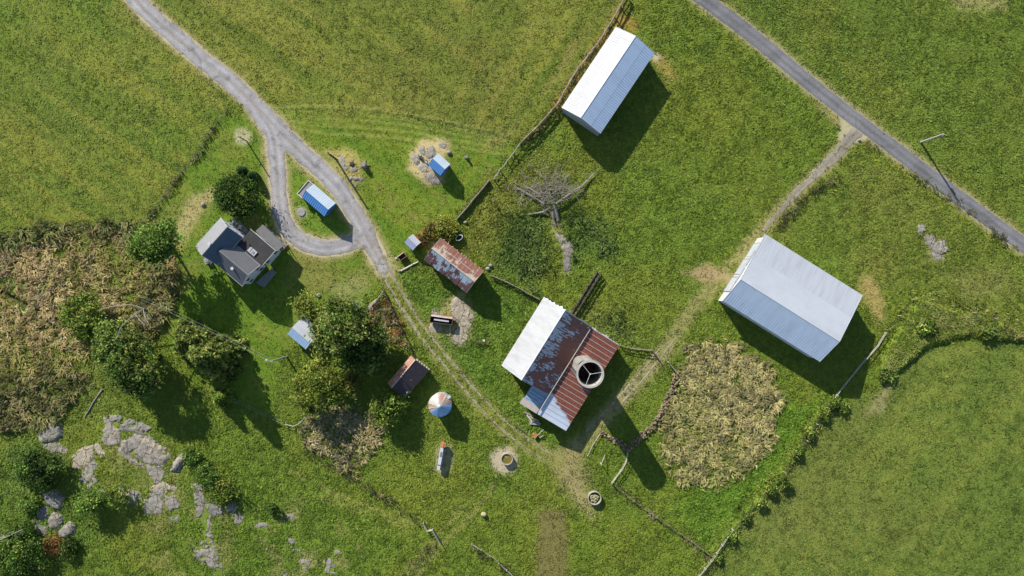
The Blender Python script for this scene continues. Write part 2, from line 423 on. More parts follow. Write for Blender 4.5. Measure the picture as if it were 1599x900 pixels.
bare(line(smooth_line([(820, 680), (850, 702), (880, 725), (895, 760), (925, 815)]), 3, 6, 7) * .5, (.25, .2, .13), .35)
bare(line(smooth_line([(650, 900), (690, 850), (740, 800), (770, 760)]), 2.5, 4, 5) * .6, (.2, .175, .08), .4)
bare(line(smooth_line([(635, 895), (675, 845), (725, 790)]), 2.5, 4, 5) * .5, (.2, .175, .08), .4)
for dx in (0, 9):
    bare(line([(450 + dx, 735), (520 + dx, 772), (650 + dx, 822)], 1.4, 2.5, 3) * .6, (.2, .185, .07), .4)
    bare(line([(470 + dx * 2, 772), (560 + dx * 2, 800), (640, 822 + dx)], 1.2, 2.5, 3) * .35, (.2, .185, .07), .4)
bare(line([(700, 228), (762, 280)], 1.2, 3, 3) * .3, (.22, .2, .07))
bare(disc(83, 850, 17, 5, 5) * .7, (.25, .16, .08), .3)
bare(poly([(510, 445), (560, 430), (575, 450), (545, 475), (520, 470)], 10, 10) * .5, (.24, .21, .12), .5)
bare(poly([(290, 740), (360, 760), (380, 960), (290, 960), (180, 780), (170, 690), (260, 700)], 25, 16) * sstep(.45, .7, n3) * .45, (.22, .19, .09), .6)
bare(poly([(400, 800), (480, 790), (560, 850), (540, 960), (440, 960)], 20, 14) * sstep(.45, .7, n3) * .5, (.22, .19, .1), .6)
bare(poly([(640, 370), (690, 340), (700, 360), (670, 395)], 8, 8) * .6, (.24, .18, .08), .5)
bare(line([(866, 345), (876, 372), (888, 385), (885, 425)], 7, 4, 5) * .5, (.22, .2, .12), .4)
bare(line([(765, 205), (960, 20)], 26, 18, 8) * sstep(.45, .65, fbm(WX * .6 + WY * .8, (WX * .8 - WY * .6) * 7, 16, 77)) * .55, (.21, .17, .07), .6)
# field edges, hedge banks, old ditch
paint(line([(-60, 445), (0, 456), (45, 480), (95, 520)], 4, 4, 4), (.05, .05, .025), .3, .3, .02)
# lane shoulders and roads
dD = np.minimum(np.minimum(dist_line(PX, PY, DRIVE), dist_line(PX, PY, LOOP)), 1e9)
dT = dist_line(PX, PY, TRACK); dR = dist_line(PX, PY, ROAD); dS = dist_line(PX, PY, SPUR)
paint(sstep(26, 15, dD + jit(5)) * .8, (.23, .19, .10), .35, .2)
bare(sstep(17, 13, dD + jit(1.5)), (.30, .265, .235), .0)
paint(sstep(22, 13, dR + jit(4)) * .75, (.22, .19, .105), .35, .22)
bare(sstep(15, 11, dR + jit(1.5)), (.2, .18, .15), .0)
paint(sstep(18, 9, dT + jit(5)) * .55, (.175, .17, .055), .7, .2)
paint(sstep(19, 12, dT + jit(4)) * sstep(3, 9, dT) * sstep(.35, .65, n3) * .3, (.24, .205, .11), .5, .2)
spur_t = np.clip((1338 - PX) / 430, 0, 1)
paint(sstep(17, 7, dS + jit(5)) * np.clip(.85 - .5 * spur_t, .45, 1) * sstep(.22, .5, n3 + .25 * (1 - spur_t)), (.235, .195, .115), .35, .2)
bare(poly([(1045, 535), (1058, 548), (1010, 600), (960, 650), (905, 712), (880, 705), (940, 640), (1000, 575)], 9, 8) * .55, (.22, .185, .11), .4)
bare(poly([(1312, 186), (1322, 180), (1360, 212), (1352, 222), (1336, 222), (1322, 228), (1310, 222)], 4, 5), (.27, .24, .19), .05)
bare(disc(1462, 388, 16, 10, 12) * .6, (.24, .2, .12), .5)
bare(poly([(1470, 430), (1560, 420), (1599, 450), (1520, 470)], 16, 14) * .4, (.2, .18, .08), .7)
# terrain
amp_soft = sstep(20, 60, np.minimum(np.minimum(dD, dR), np.minimum(dT, dS)))
hard = sstep(14, 40, np.minimum(np.minimum(dD, dR), np.minimum(dT, dS)))
GZ = (fbm(WX, WY, 45, 5, 2) - .5) * .35
GZ = GZ * sstep(2500, 200, np.abs(PX - 800) - 900)
mound = sstep(40, -25, np.hypot((PX - 240) / 1.25, PY - 740) - 70) * .45 + sstep(30, -20, np.hypot(PX - 90, (PY - 800) / 1.2) - 40) * .4 \
    + sstep(25, -15, np.hypot(PX - 670, PY - 255) - 30) * .3 + sstep(20, -10, np.hypot(PX - 550, PY - 265) - 20) * .3 + sstep(40, -10, np.hypot(PX - 330, (PY - 840) / 2) - 20) * .3
GZ = GZ + mound
GZ = GZ - line([(-60, 445), (0, 456), (45, 480), (95, 520)], 3, 5, 3) * .8
BANK = [(1378, 556), (1400, 514), (1430, 468), (1452, 470), (1500, 488), (1560, 504), (1660, 526), (1660, 542), (1560, 528), (1500, 526), (1452, 540), (1414, 566), (1384, 600)]
GZ = GZ + sstep(-4, 7, sd_poly(PX, PY, BANK) + jit(4)) * .75
GZ = GZ + sstep(9, 1, dist_line(PX, PY, [(1092, 897), (1125, 852), (1165, 803), (1215, 745), (1255, 690), (1298, 626)]) + jit(3)) * .35
LOWZ = GZ.copy()
fine = (n4 - .5) * 1.6 + (n3 - .5) * 1.4
GZ = GZ + bmp * .5 * fine * hard

def samp(A, px, py):
    px = np.asarray(px, float); py = np.asarray(py, float)
    i = np.clip(np.searchsorted(GX, px) - 1, 0, len(GX) - 2); j = np.clip(np.searchsorted(GY, py) - 1, 0, len(GY) - 2)
    fx = (px - GX[i]) / (GX[i + 1] - GX[i]); fy = (py - GY[j]) / (GY[j + 1] - GY[j])
    if A.ndim == 3: fx = fx[..., None]; fy = fy[..., None]
    return (A[j, i] * (1 - fx) + A[j, i + 1] * fx) * (1 - fy) + (A[j + 1, i] * (1 - fx) + A[j + 1, i + 1] * fx) * fy
def gz(x, y):
    return samp(GZ, np.asarray(x) * S + CX, CY - np.asarray(y) * S)
def gzf(x, y): return float(gz(x, y))

GROUND_MAT = veg_mat('ground_soil_and_turf', trans=0, rough=.95, nscale=1.4, var=.18, spec=.1, bump=.3)
BLADE_MAT = veg_mat('grass_blades', trans=.36, rough=.7, nscale=.6, var=.12, spec=.2)
alb = np.clip(alb * np.array((1.42, 1.42, 1.06)), 0, .6)
gk = (.88 + .10 * (1 - den)) * (.62 + .38 * sstep(-170, -120, -np.maximum(np.abs(PX - 800) - 800, np.abs(PY - 450) - 450)))          # soil under the sward is darker than the blades
def build_ground():
    nx, ny = len(GX), len(GY)
    V = np.stack([WX, WY, GZ], -1).reshape(-1, 3)
    idx = np.arange(nx * ny).reshape(ny, nx)
    q = np.stack([idx[:-1, :-1], idx[1:, :-1], idx[1:, 1:], idx[:-1, 1:]], -1).reshape(-1, 4)
    o = np_mesh('ground', V, q.ravel(), np.arange(len(q)) * 4, np.clip(alb, 0, 1).reshape(-1, 3) * gk.reshape(-1, 1), GROUND_MAT, smooth=True)
    tag(o, 'green farm ground with mown hayfields, pasture and bare soil patches', 'ground', kind='structure')
build_ground()

# ------------------------------------------------------------------ lanes and roads
ROADMAT = veg_mat('gravel_surface', trans=0, rough=.9, nscale=2.2, var=.22, spec=.25, bump=.25)
def resample(pts, step):
    P = np.array(pts, float); d = np.r_[0, np.cumsum(np.hypot(*np.diff(P, axis=0).T))]
    s = np.arange(0, d[-1], step)
    return np.stack([np.interp(s, d, P[:, 0]), np.interp(s, d, P[:, 1])], 1)
def ribbon(pts, w0, w1, colf, off=0., n=11, zoff=.045, rag=2.2, seed=3, step=4.0, fade=0):
    P = resample(pts, step); T = np.gradient(P, axis=0); T /= np.linalg.norm(T, axis=1)[:, None]
    Nn = np.stack([-T[:, 1], T[:, 0]], 1)
    L = len(P); w = np.linspace(w0, w1, L)
    sx = np.arange(L) * step / S
    el = w / 2 + (fbm(sx, sx * 0, 2.2, seed) - .5) * rag * 2; er = w / 2 + (fbm(sx, sx * 0 + 9, 2.2, seed + 5) - .5) * rag * 2
    if fade:
        f = np.clip(np.minimum(np.arange(L), L - 1 - np.arange(L)) / fade, .05, 1); el = el * f; er = er * f
    t = np.linspace(-1, 1, n)
    side = np.where(t[None] < 0, el[:, None], er[:, None]) * t[None] + off
    Q = P[:, None] + Nn[:, None] * side[..., None]
    X = (Q[..., 0] - CX) / S; Y = (CY - Q[..., 1]) / S
    Z = samp(GZ, Q[..., 0], Q[..., 1]) + zoff
    Z[:, 0] -= .09; Z[:, -1] -= .09
    col = colf(t[None].repeat(L, 0), sx[:, None].repeat(n, 1), X, Y)
    V = np.stack([X, Y, Z], -1).reshape(-1, 3)
    idx = np.arange(L * n).reshape(L, n)
    q = np.stack([idx[:-1, :-1], idx[:-1, 1:], idx[1:, 1:], idx[1:, :-1]], -1).reshape(-1, 4)
    return V, q, col.reshape(-1, 3)
def road_obj(name, label, cat, ribs, mat=None):
    V = []; Q = []; K = []; o = 0
    for v, q, k in ribs:
        V.append(v); Q.append(q + o); K.append(k); o += len(v)
    q = np.concatenate(Q)
    ob = np_mesh(name, np.concatenate(V), q[:, ::-1].ravel(), np.arange(len(q)) * 4, np.clip(np.concatenate(K), 0, 1), mat or ROADMAT)
    # faces must look up
    me = ob.data
    if sum(p.normal.z for p in list(me.polygons)[:50]) < 0: me.flip_normals()
    tag(ob, label, cat, kind='structure')
    return ob
def lanecol(base, wheel, mid, edge, seed):
    base, wheel, mid, edge = map(np.array, (base, wheel, mid, edge))
    def f(t, s, X, Y):
        wob = (fbm(s, t * 0, 12, seed) - .5) * .35
        a = np.exp(-((np.abs(t + wob) - .45) / .16) ** 2); b = np.exp(-((t + wob) / .16) ** 2); e = sstep(.72, 1.0, np.abs(t))
        nn = fbm(X * 1.0, Y * 1.0, 3, seed + 1); st = fbm(s * .25, t * 6, 2, seed + 3)
        c = base + (wheel - base) * (a * .8)[..., None]
        c = c + (mid - c) * (b * sstep(.3, .6, st))[..., None]
        c = c + (edge - c) * (e * .7)[..., None]
        pt = sstep(.60, .66, fbm(X, Y, 2.6, seed + 9, 2)); c = c * (1 - .16 * pt)[..., None]
        return c * (.76 + .48 * nn + (st - .5) * .4)[..., None]
    return f
def driveway():
    gx = np.arange(100, 640, 1.6); gy = np.arange(-148, 440, 1.6); A, B = np.meshgrid(gx, gy)
    X, Y = (A - CX) / S, (CY - B) / S
    def dl(pts):
        P = resample(pts, 3.0); d = np.full(A.shape, 1e9); tt = np.zeros(A.shape); sg = np.zeros(A.shape)
        for k in range(len(P) - 1):
            (ax, ay), (bx, by) = P[k], P[k + 1]; vx, vy = bx - ax, by - ay
            t = np.clip(((A - ax) * vx + (B - ay) * vy) / (vx * vx + vy * vy), 0, 1)
            q = np.hypot(A - ax - t * vx, B - ay - t * vy); m = q < d
            d = np.where(m, q, d); tt = np.where(m, (k + t) * 3.0, tt); sg = np.where(m, np.sign(vx * (B - ay) - vy * (A - ax)), sg)
        return d, tt, sg, len(P) * 3.0
    d1, t1, s1, L1 = dl(DRIVE); d2, t2, s2, L2 = dl(LOOP)
    w1 = 14.2 - 5.2 * sstep(L1 - 75, L1, t1); w2 = 12.9
    rag = (fbm(X, Y, 1.8, 3, 4) - .5) * 6.0
    e1 = w1 - d1; e2 = w2 - d2
    k = 5.0
    e = np.maximum(e1, e2) + k * .6 * np.exp(-np.abs(e1 - e2) / k) - 1.0 + rag
    e = np.maximum(e, sd_poly(A, B, [(402, 178), (425, 190), (468, 236), (446, 236), (425, 262), (418, 215)]) * .7 + rag)
    Z = samp(GZ, A, B) + np.clip(e / 8 * .3 + .03, -.3, .05)
    gb = np.array((.27, .255, .25)); wt = np.array((.335, .325, .325)); md = np.array((.235, .195, .155)); ed = np.array((.26, .225, .175))
    def lanes(d, w, t, sg, seed):
        x = sg * d / w + (fbm(t / S, t * 0, 14, seed) - .5) * .4
        a = np.exp(-((np.abs(x) - .42) / .2) ** 2); b = np.exp(-(x / .17) ** 2); st = fbm(t / S * .22, x * 7, 2, seed + 3)
        return a, b * sstep(.35, .65, st), st
    a1, b1, st1 = lanes(d1, w1, t1, s1, 61); a2, b2, st2 = lanes(d2, w2, t2, s2, 67)
    u = sstep(-6, 6, e1 - e2)
    a = a1 * u + a2 * (1 - u); b_ = b1 * u + b2 * (1 - u) * .5; st = st1 * u + st2 * (1 - u)
    c = gb + (wt - gb) * (a * .7)[..., None]; c = c + (md - c) * (b_ * .8 * (1 - np.exp(-np.abs(e1 - e2) / 8) * .6))[..., None]
    brown = sstep(300, 400, B) * sstep(540, 570, A)
    c = c + (np.array((.27, .205, .14)) - c) * (brown * sstep(.45, .6, st) * .7)[..., None]
    c = c + (ed - c) * (sstep(3.5, 0, e) * .7)[..., None]
    pot = sstep(.66, .74, fbm(X, Y, 1.1, 79, 3)); c = c * (1 - .28 * pot)[..., None]
    c = c * (.70 + .6 * fbm(X, Y, 1.4, 72, 5) + (st - .5) * .4)[..., None]
    ny, nx = A.shape; idx = np.arange(nx * ny).reshape(ny, nx)
    q = np.stack([idx[:-1, :-1], idx[1:, :-1], idx[1:, 1:], idx[:-1, 1:]], -1)
    q = q[np.maximum.reduce([e[:-1, :-1], e[1:, :-1], e[1:, 1:], e[:-1, 1:]]) > -4]
    used = np.unique(q); mp = np.zeros(nx * ny, int); mp[used] = np.arange(len(used))
    V = np.stack([X, Y, Z], -1).reshape(-1, 3)[used]
    o = np_mesh('driveway', V, mp[q].ravel(), np.arange(len(q)) * 4, np.clip(c.reshape(-1, 3)[used], 0, 1), ROADMAT)
    tag(o, 'pale grey gravel driveway from the upper left corner with a turning loop round the blue garage', 'driveway', kind='structure')
driveway()
tar = lanecol((.150, .148, .152), (.182, .182, .19), (.118, .115, .12), (.17, .155, .13), 67)
dirt = lanecol((.30, .265, .20), (.33, .29, .225), (.26, .225, .15), (.24, .21, .12), 71)
road_obj('country_road', 'narrow dark grey tarred road crossing the upper right corner', 'road', [ribbon(ROAD, 25, 24, tar, rag=1.3, seed=23, n=13)])
road_obj('farm_track', 'two worn wheel ruts leading from the gravel loop past the barn', 'track',
         [ribbon(TRACK, 6.8, 3.2, dirt, off=-6.5, rag=2.8, seed=33, n=5, fade=8, zoff=.03, step=2.5), ribbon(TRACK, 6.8, 3.2, dirt, off=6, rag=2.8, seed=43, n=5, fade=8, zoff=.03, step=2.5)])
road_obj('dirt_track', 'faded dirt track from the tarred road down behind the barn', 'track',
         [ribbon([(1346, 197)] + SPUR[:20], 24, 5, lanecol((.25, .22, .17), (.285, .255, .205), (.215, .185, .115), (.21, .185, .10), 81), rag=4.5, seed=53, n=11, zoff=.028, step=2.5),
          ribbon(SPUR[34:48], 3.2, 3.5, dirt, off=-5, rag=3.4, seed=63, n=5, fade=8, zoff=.025, step=2.5), ribbon(SPUR[36:], 4.0, 4.5, dirt, off=5, rag=3.4, seed=73, n=5, fade=8, zoff=.025, step=2.5)])

# ------------------------------------------------------------------ grass blades
def blades(name, label, cat, px, py, L, col, nb, width, lean=.6, spread=.18, dirscale=5., dirjit=.9, hue=.12, lift=.9, bright=.28, bj=.16):
    n = len(px)
    X = (px - CX) / S; Y = (CY - py) / S
    X = np.repeat(X, nb); Y = np.repeat(Y, nb); L = np.repeat(L, nb); col = np.repeat(col, nb, 0)
    k = n * nb
    base_dir = (vnoise(X, Y, dirscale, 301) + .5 * vnoise(X, Y, dirscale * .4, 307)) * 9.0
    X = X + NR.normal(0, spread, k); Y = Y + NR.normal(0, spread, k)
    a = base_dir + NR.normal(0, dirjit, k)
    L = L * NR.uniform(.6, 1.25, k)
    ln = np.clip(NR.normal(lean, .22, k), .1, 1.15)
    Z = gz(X, Y) - .03
    dx, dy = np.cos(a), np.sin(a)
    w = width * NR.uniform(.7, 1.4, k) * np.clip(L / max(float(L.mean()), .1), .6, 1.8)
    h1 = L * .62 * lift; r1 = L * .35 * ln
    h2 = L * (.85 - .5 * ln) * lift; r2 = L * (.45 + .5 * ln)
    V = np.empty((k, 5, 3), np.float32)
    ox, oy = -dy * w / 2, dx * w / 2
    V[:, 0] = np.stack([X - ox, Y - oy, Z], 1); V[:, 1] = np.stack([X + ox, Y + oy, Z], 1)
    V[:, 2] = np.stack([X + dx * r1 + ox, Y + dy * r1 + oy, Z + h1], 1); V[:, 3] = np.stack([X + dx * r1 - ox, Y + dy * r1 - oy, Z + h1], 1)
    V[:, 4] = np.stack([X + dx * r2, Y + dy * r2, Z + h2], 1)
    o = np.arange(k)[:, None] * 5
    loops = np.concatenate([o + np.array([0, 1, 2, 3]), o + np.array([3, 2, 4])], 1).ravel()
    starts = (np.arange(k)[:, None] * 7 + np.array([0, 4])).ravel()
    br = np.exp(NR.normal(0, bright, n))[:, None].repeat(nb, 0).reshape(k, 1)
    c = col * br * np.exp(NR.normal(0, bj, (k, 1))) * (1 + NR.normal(0, hue, (k, 3)) * np.array((1, .5, .6)))
    c = np.clip(c, .004, .6)
    c5 = np.repeat(c, 5, 0)
    ob = np_mesh(name, V.reshape(-1, 3), loops, starts, c5, BLADE_MAT)
    tag(ob, label, cat, kind='stuff')
    return ob

GRASS_N = int(globals().get('GRASS_N', 400000))
ROCK_POLYS = []
def build_grass():
    px = NR.uniform(-140, 1740, GRASS_N); py = NR.uniform(-140, 1040, GRASS_N)
    d = samp(den, px, py) * (.88 + .2 * samp(sstep(.3, .6, n4), px, py))
    keep = NR.random(GRASS_N) < d
    for (cx, cy, ang, lx, ly) in globals().get('NO_GRASS', []):
        x = (px - CX) / S - cx; y = (CY - py) / S - cy
        u = x * math.cos(ang) + y * math.sin(ang); v = -x * math.sin(ang) + y * math.cos(ang)
        keep &= ~((np.abs(u) < lx) & (np.abs(v) < ly))
    for pl in ROCK_POLYS:
        xs = [p[0] for p in pl]; ys = [p[1] for p in pl]
        bb = (px > min(xs)) & (px < max(xs)) & (py > min(ys)) & (py < max(ys)); i = np.nonzero(bb)[0]
        if len(i): keep[i] &= ~(sd_poly(px[i], py[i], pl) > .5 + NR.uniform(0, 2.5, len(i))) | (NR.random(len(i)) < .10)
    px, py = px[keep], py[keep]
    L = samp(lng, px, py) * np.exp(NR.normal(.0, .26, len(px)))
    c = samp(alb, px, py)
    blades('grass', 'short to knee high green grass over the fields and yard', 'grass', px, py, L, c, 4, .118, hue=.08, lean=.82, dirjit=1.1, bright=.13, bj=.12, spread=.2, dirscale=3.0, lift=.46)

def tall(name, label, cat, polys, dens, L, cols, w=.11, nb=6, lean=.65, soft=5, j=6, spread=.25, dirscale=3.5, dirjit=.7, lift=.9, clump=.3, avoid=None):
    allp = []
    for pl in polys:
        xs = [p[0] for p in pl]; ys = [p[1] for p in pl]
        x0, x1, y0, y1 = min(xs) - 12, max(xs) + 12, min(ys) - 12, max(ys) + 12
        n = int((x1 - x0) * (y1 - y0) / 64 * dens)
        px = NR.uniform(x0, x1, n); py = NR.uniform(y0, y1, n)
        sd = sd_poly(px, py, pl) + (samp(n3, px, py) - .5) * j * 2
        k = NR.random(n) < sstep(-soft, soft, sd) * (1 - clump + 1.2 * clump * samp(sstep(.3, .6, n3), px, py))
        if avoid: k &= dist_line(px, py, avoid) + (samp(n3, px, py) - .5) * 6 > 5.5
        allp.append(np.stack([px[k], py[k]], 1))
    P = np.concatenate(allp); px, py = P[:, 0], P[:, 1]
    cols = np.array(cols)
    t = np.clip(samp(n2, px, py) * 1.6 - .3 + NR.normal(0, .22, len(px)), 0, .999) * len(cols)
    c = cols[t.astype(int)]
    hl = L * (.5 + samp(n3, px, py))
    return blades(name, label, cat, px, py, hl, c, nb, w, lean=lean, spread=spread, dirscale=dirscale, dirjit=dirjit, bright=.15, bj=.10, hue=.05, lift=lift)
# ------------------------------------------------------------------ buildings
NO_GRASS = []
WHITE = simple('white_painted_steel', (.47, .475, .485), .42, .045, .35, stretch=(1, 1, 1))
WHITE2 = simple('weathered_white_steel', (.42, .43, .45), .45, .07, .5, stretch=(.3, 2, 1))
GREYST = simple('grey_steel_cladding', (.34, .37, .41), .5, .08, .5)
WALLW = simple('white_siding', (.56, .58, .61), .6, .06, .8)
BLUEW = simple('blue_steel', (.12, .32, .66), .4, .05, .6)
BLUEDK = simple('deep_blue_steel', (.04, .15, .38), .45, .05, .6)
BLUELIT = simple('lit_blue_steel', (.40, .47, .54), .4, .05, .6)  # paler copy of the blue steel, sunlight put into the colour
TIMBER = simple('weathered_timber', (.20, .165, .13), .85, .2, 2.0, stretch=(1, 1, 4), bump=.3)
TIMBERDK = simple('dark_old_timber', (.075, .06, .05), .85, .2, 2.0)
LOGGREY = simple('silvered_timber', (.36, .33, .285), .85, .16, 3.0, bump=.3)
PALEWOOD = simple('pale_dry_timber', (.50, .45, .36), .85, .14, 3.0)
REDWALL = simple('faded_red_boards', (.20, .07, .045), .8, .2, 1.5, stretch=(6, 6, .6))
DARKGLASS = simple('dark_glass', (.012, .015, .02), .12, .1, 1.0)
DARKIN = simple('dark_interior', (.012, .012, .012), .9, .1, 1.0)
CONC = simple('concrete', (.48, .45, .40), .85, .14, 1.2, bump=.2, c2=(.33, .30, .26))
CONCDK = simple('old_concrete', (.26, .25, .24), .9, .14, 1.6, bump=.2)
TAR = simple('black_roll_roofing', (.020, .019, .019), .8, .15, .6, c2=(.036, .034, .033))
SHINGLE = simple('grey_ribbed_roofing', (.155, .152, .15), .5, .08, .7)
SHINGLELIT = simple('lit_slope_roofing', (.195, .20, .215), .5, .05, .7)  # sunlit-slope copy of the house roofing, light put into the colour
SHINGLESHADE = simple('shaded_slope_roofing', (.06, .09, .125), .45, .06, .7)  # shaded-slope copy of the same roofing, shade put into the colour
RUSTY = simple('rusted_iron', (.21, .085, .04), .8, .25, 3.0, c2=(.09, .045, .03))
RUSTOR = simple('orange_rust', (.42, .17, .07), .75, .2, 2.0, c2=(.30, .12, .05))
DARKMET = simple('dark_iron', (.05, .048, .05), .6, .2, 3.0)

class Bld:
    def __init__(self, name, label, cat, lines, group=None, z=None):
        """lines: across the building in order, each (pixel at one gable, pixel at the other gable, height)"""
        W = [(np.array(unp(*a, h)), np.array(unp(*b, h)), h) for a, b, h in lines]
        u = sum((q - p) / np.linalg.norm(q - p) for p, q, h in W); u /= np.linalg.norm(u)
        v = np.array((-u[1], u[0]))
        if np.dot((W[-1][0] + W[-1][1]) - (W[0][0] + W[0][1]), v) < 0:
            W = [(q, p, h) for p, q, h in W]; u = -u; v = -v
        P = [p for a in W for p in a[:2]]
        c = sum(P) / len(P)
        self.ang = math.atan2(u[1], u[0])
        ys = [float(np.dot((a[0] + a[1]) / 2 - c, v)) for a in W]
        y0 = (ys[0] + ys[-1]) / 2
        c = c + v * y0; ys = [y - y0 for y in ys]
        xs0 = np.mean([np.dot(a[0] - c, u) for a in W]); xs1 = np.mean([np.dot(a[1] - c, u) for a in W])
        c = c + u * (xs0 + xs1) / 2
        self.hl = (xs1 - xs0) / 2; self.u, self.v, self.c = u, v, c
        self.prof = [(y, a[2]) for y, a in zip(ys, W)]
        g = gzf(c[0], c[1]) if z is None else z
        self.g = g
        self.root = empty(name, label, cat, (c[0], c[1], g), self.ang, group)
        NO_GRASS.append((c[0], c[1], self.ang, self.hl - .25, abs(ys[-1]) - .25))
    def loc(self, px, py, h):
        w = np.array(unp(px, py, h)) - self.c
        return float(np.dot(w, self.u)), float(np.dot(w, self.v))
    def rz(self, y):
        return float(np.interp(y, [p[0] for p in self.prof], [p[1] for p in self.prof]))
    def panel(self, i, mat, rib=.0, x0=None, x1=None, th=.06, ribmat=None, ribh=.035, ribw=.05, name='roof_slope', dx0=0, dx1=0, ragged=0, prof=None, lap=0.):
        pr = prof or self.prof
        (ya, za), (yb, zb) = pr[i], pr[i + 1]
        x0 = -self.hl if x0 is None else x0; x1 = self.hl if x1 is None else x1
        m = MB()
        def slab(xa, xb, up, dn, mi, ea=0., eb=0.):
            A0, A1 = ya - ea, yb + eb
            vs = [(xa, A0, za + dn), (xb, A0, za + dn), (xb, A1, zb + dn), (xa, A1, zb + dn),
                  (xa, A0, za + up), (xb, A0, za + up), (xb, A1, zb + up), (xa, A1, zb + up)]
            m.add(vs, [(3, 2, 1, 0), (4, 5, 6, 7), (0, 1, 5, 4), (1, 2, 6, 5), (2, 3, 7, 6), (3, 0, 4, 7)], mi)
        if ragged:      # sheets of slightly different length
            x = x0
            lowA = za < zb
            while x < x1 - .05:
                xb = min(x + .8, x1); e = RND.uniform(-ragged, ragged)
                slab(x, xb - .004, RND.uniform(-.01, .012), -th, 0, e if lowA else 0, 0 if lowA else e); x = xb
        else:
            slab(x0, x1, 0, -th, 0)
            if lap:      # upper sheets lapped over the lower ones
                f_ = lap; yo, zo = ya, za; yq, zq = yb, zb
                if za < zb: ya, za = yo + (yq - yo) * f_, zo + (zq - zo) * f_
                else: yb, zb = yq + (yo - yq) * f_, zq + (zo - zq) * f_
                xs_ = x0
                while xs_ < x1 - .05:
                    xe_ = min(xs_ + 2.7, x1); slab(xs_ + .003, xe_ - .003, RND.uniform(.018, .021), .002, 0, -.001, -.001); xs_ = xe_
                ya, za, yb, zb = yo, zo, yq, zq
        if rib:
            n = max(2, int(round((x1 - x0) / rib)))
            for k in range(n + 1):
                x = x0 + .03 + (x1 - x0 - .06) * k / n
                slab(x - ribw / 2, x + ribw / 2, ribh, -th * .5, 1 if ribmat else 0, -.004, -.004)
        o = m.build(name, [mat, ribmat] if ribmat else mat, self.root)
        return o
    def walls(self, mat, oh=.3, ohx=.3, th=.14, endmat=None, drop=.12, x0=None, x1=None, prof=None, ends=(1, 1), sides=(1, 1), base=-.5):
        pr = prof or self.prof
        x0 = (-self.hl if x0 is None else x0) + ohx; x1 = (self.hl if x1 is None else x1) - ohx
        ya, yb = pr[0][0] + oh, pr[-1][0] - oh
        f = lambda y: float(np.interp(y, [p[0] for p in pr], [p[1] for p in pr])) - drop
        self.wx0, self.wx1, self.wya, self.wyb = x0, x1, ya, yb
        for k, (y, s) in enumerate(((ya, 1), (yb, -1))):
            if not sides[k]: continue
            m = MB(); h = min(f(y), f(y + s * th)) - .01
            m.box(((x0 + x1) / 2, y + s * th / 2, (h + base) / 2), (x1 - x0, th, h - base)); m.build('side_wall', mat, self.root)
        for k, (x, s) in enumerate(((x0, 1), (x1, -1))):
            if not ends[k]: continue
            yy = [ya + th + .003] + [p[0] for p in pr[1:-1]] + [yb - th - .003]
            top = [(y, f(y)) for y in yy]
            poly = [(yy[0], base), (yy[-1], base)] + top[::-1]
            n = len(poly)
            xa, xb = (x + .002, x + s * th)
            vs = [(xa, y, z) for y, z in poly] + [(xb, y, z) for y, z in poly]
            fs = [tuple(range(n)), tuple(range(n, 2 * n))[::-1]] + [(i, n + i, n + (i + 1) % n, (i + 1) % n) for i in range(n)]
            m = MB(); m.add(vs, fs if s > 0 else [t[::-1] for t in fs]); m.build('end_wall', endmat or mat, self.root)
    def ridge(self, i, mat, w=.28, x0=None, x1=None, name='ridge_cap', t=.03, prof=None):
        pr = prof or self.prof
        y, z = pr[i]
        x0 = -self.hl if x0 is None else x0; x1 = self.hl if x1 is None else x1
        sl = (pr[i - 1][1] - z) / (pr[i - 1][0] - y); sr = (pr[i + 1][1] - z) / (pr[i + 1][0] - y)
        m = MB()
        q = [(y - w, z - w * sl + .045), (y, z + .06), (y + w, z + w * sr + .045), (y + w, z + w * sr - .02), (y, z - .03), (y - w, z - w * sl - .02)]
        vs = [(x0 - .03, a, b) for a, b in q] + [(x1 + .03, a, b) for a, b in q]
        m.add(vs, [(0, 1, 2, 3, 4, 5)[::-1], (6, 7, 8, 9, 10, 11)] + [(k, (k + 1) % 6, 6 + (k + 1) % 6, 6 + k) for k in range(6)])
        return m.build(name, mat, self.root)
    def fascia(self, mat, w=.16, idx=(0, -1), x0=None, x1=None):
        x0 = -self.hl if x0 is None else x0; x1 = self.hl if x1 is None else x1
        for i in idx:
            y, z = self.prof[i]; s = -1 if i == 0 else 1
            m = MB(); m.box(((x0 + x1) / 2, y + s * .032, z - w / 2 + .01), (x1 - x0, .05, w)); m.build('gutter', mat, self.root)
    def barge(self, mat, w=.16, th=.05, ends=(0, 1), segs=None, prof=None):
        """boards along the gable edges"""
        pr = prof or self.prof
        for e in ends:
            x = -self.hl - th / 2 - .003 if e == 0 else self.hl + th / 2 + .003
            for i in range(len(pr) - 1):
                (ya, za), (yb, zb) = pr[i], pr[i + 1]
                m = MB()
                vs = []
                for xx in (x - th / 2, x + th / 2):
                    vs += [(xx, ya, za - w), (xx, yb, zb - w), (xx, yb, zb + .045), (xx, ya, za + .045)]
                m.add(vs, [(0, 1, 2, 3)[::-1], (4, 5, 6, 7), (0, 1, 5, 4), (1, 2, 6, 5), (2, 3, 7, 6), (3, 0, 4, 7)])
                m.build('barge_board', mat, self.root)
